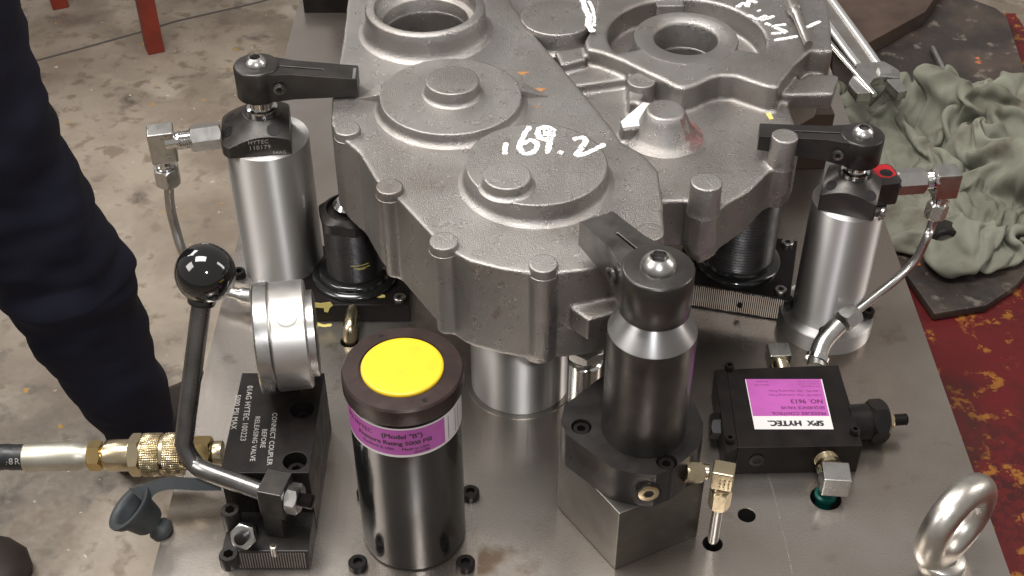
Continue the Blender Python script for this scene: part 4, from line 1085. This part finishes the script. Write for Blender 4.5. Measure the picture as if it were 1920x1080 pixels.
# dark socket head peeping out below the rag
p = P(1765, 478, TZ)
ks = thing('socket_wrench', 'dark round socket peeping out from under the rag', 'socket', p)
b = B(); b.lathe([(0, 0), (1.25, 0), (1.3, .15), (1.3, 2.0), (1.15, 2.1), (.85, 2.1), (.85, 1.2), (0, 1.2)], 36, frame(p+Vector((0, 1, 1.35)), (-.15, -1, .25))); build(b, 'socket_body', M['black'], ks)

# ================================================================ BACKGROUND LEFT
st = thing('red_stand', 'red painted steel stand with square legs on the far floor', 'stand', P(180, 60, FL))
lp = [P(286, 104, FL), P(107, 20, FL), P(40, -60, FL)]
lp.append(lp[0]+(lp[2]-lp[1])+Vector((5, 10, 0)))
lp[2] = lp[1]+Vector((-48, 10, 0))
for i, p in enumerate(lp):
    b = B(); b.box(-1.9, 1.9, -2.0, 2.0, FL, FL+72, at(p.x, p.y+2.5, 0, 24)); build(b, 'leg', M['redleg'], st, .3)
c = (lp[0]+lp[1])/2
b = B(); b.box(-80, 45, -12, 90, FL+72, FL+77, at(c.x, c.y, 0, 24)); build(b, 'stand_top', M['redleg'], st, .3)

# person in navy work trousers, standing at the left of the plate
pe_ = thing('person', 'person in navy work trousers and dark brown boots standing at the left', 'person', (-56, 128, FL))
def limb(rows, n=40, seed=0, fold=1.0):
    """rows: (centre, rx, ry) from hem to hip"""
    b = B(); rings = []
    rows2 = []
    for (c0, a0, b0), (c1, a1, b1) in zip(rows, rows[1:]):
        for k_ in range(12):
            t = k_/12; tt = t
            rows2.append((c0.lerp(c1, tt), a0+(a1-a0)*tt, b0+(b1-b0)*tt))
    rows2.append(rows[-1])
    for i, (c, rx, ry) in enumerate(rows2):
        ring = []
        for k_ in range(n):
            t = 2*PI*k_/n
            p = Vector((math.cos(t)*rx, math.sin(t)*ry, 0))
            nv = noise.noise(Vector((p.x*.13+seed, p.y*.13, c.z*.16)))+.5*noise.noise(Vector((p.x*.2, p.y*.2+seed, c.z*.4)))
            ring.append(b.bm.verts.new(c+p*(1+.085*nv*fold)))
        rings.append(ring)
    for A, C in zip(rings, rings[1:]):
        for k_ in range(n): b.bm.faces.new((A[k_], A[(k_+1) % n], C[(k_+1) % n], C[k_]))
    b.bm.faces.new(rings[0][::-1]); b.bm.faces.new(rings[-1])
    return b
V = Vector
yl = 133
def row(ul, ur, v):
    A = lc(ul, v, yl); C = lc(ur, v, yl); return ((A+C)/2, (C-A).length/2, (C-A).length/2*1.0)
rows = [row(208, 322, 835), row(192, 322, 790), row(122, 302, 706), row(80, 276, 645), row(14, 247, 550), row(-12, 246, 516), row(-26, 215, 482), row(-90, 180, 398), row(-165, 113, 290), row(-230, 68, 160), row(-290, 22, 0), row(-340, 6, -110)]
b1 = limb(rows, 56, 0, 1.5)
hip = lc(-180, -330, 126)
tp = P(62, 1075, FL)
kx = tp.x-25
rows2 = [(V((kx, 104, FL+9)), 7.2, 7.2), (V((kx, 104, FL+20)), 8.0, 8.0), (V((kx, 105, FL+45)), 9.5, 9.5), (V((kx+1, 109, FL+62)), 10.5, 10.5), (V((kx+2, 113, FL+85)), 12.5, 12.5)]
b2 = limb(rows2, seed=4)
tops = rows[-1][0]
b3 = limb([((tops+rows2[-1][0])/2+V((0, 0, -10)), 12, 16), ((tops+rows2[-1][0])/2+V((0, 0, 4)), 16, 22), ((tops+rows2[-1][0])/2+V((0, 0, 24)), 15, 20), ((tops+rows2[-1][0])/2+V((0, 0, 60)), 17, 23), ((tops+rows2[-1][0])/2+V((0, 0, 74)), 12, 20), ((tops+rows2[-1][0])/2+V((0, 0, 78)), 6, 7)], seed=8, fold=.4)
bb_ = join(b1, b2, b3)
tr = build(bb_, 'trousers', M['trouser'], pe_, sharp=180)
def shoe(c, ang):
    b = B(); rings = []; F = at(c.x, c.y, FL, ang)
    prof = [(-9, 2.0, 5.0), (-8, 3.4, 7.5), (-4, 4.0, 9.5), (1, 4.2, 9.6), (6, 4.6, 7.6), (12, 5.2, 5.6), (17, 5.0, 4.8), (20, 3.8, 4.0), (21.5, 1.8, 2.6)]
    for x, hw, h in prof:
        rings.append([b.bm.verts.new(F @ V((x, hw*math.cos(t)*(1 if math.sin(t) > 0 else 1.05), .1+max(0, h*.5*(1+math.sin(t))**.9)))) for t in [2*PI*k_/20 for k_ in range(20)]])
    for A, C in zip(rings, rings[1:]):
        for k_ in range(20): b.bm.faces.new((A[k_], A[(k_+1) % 20], C[(k_+1) % 20], C[k_]))
    b.bm.faces.new(rings[0]); b.bm.faces.new(rings[-1][::-1])
    return build(b, 'boot', M['shoe'], pe_, sharp=60)
hc_ = rows[0][0]
shoe(V((hc_.x+1.5, hc_.y+7, 0)), 48)
shoe(V((tp.x-21.5, tp.y+1.0, 0)), -6)

scn.render.film_transparent = False
scn.cycles.use_denoising = True
scn.cycles.max_bounces = 6
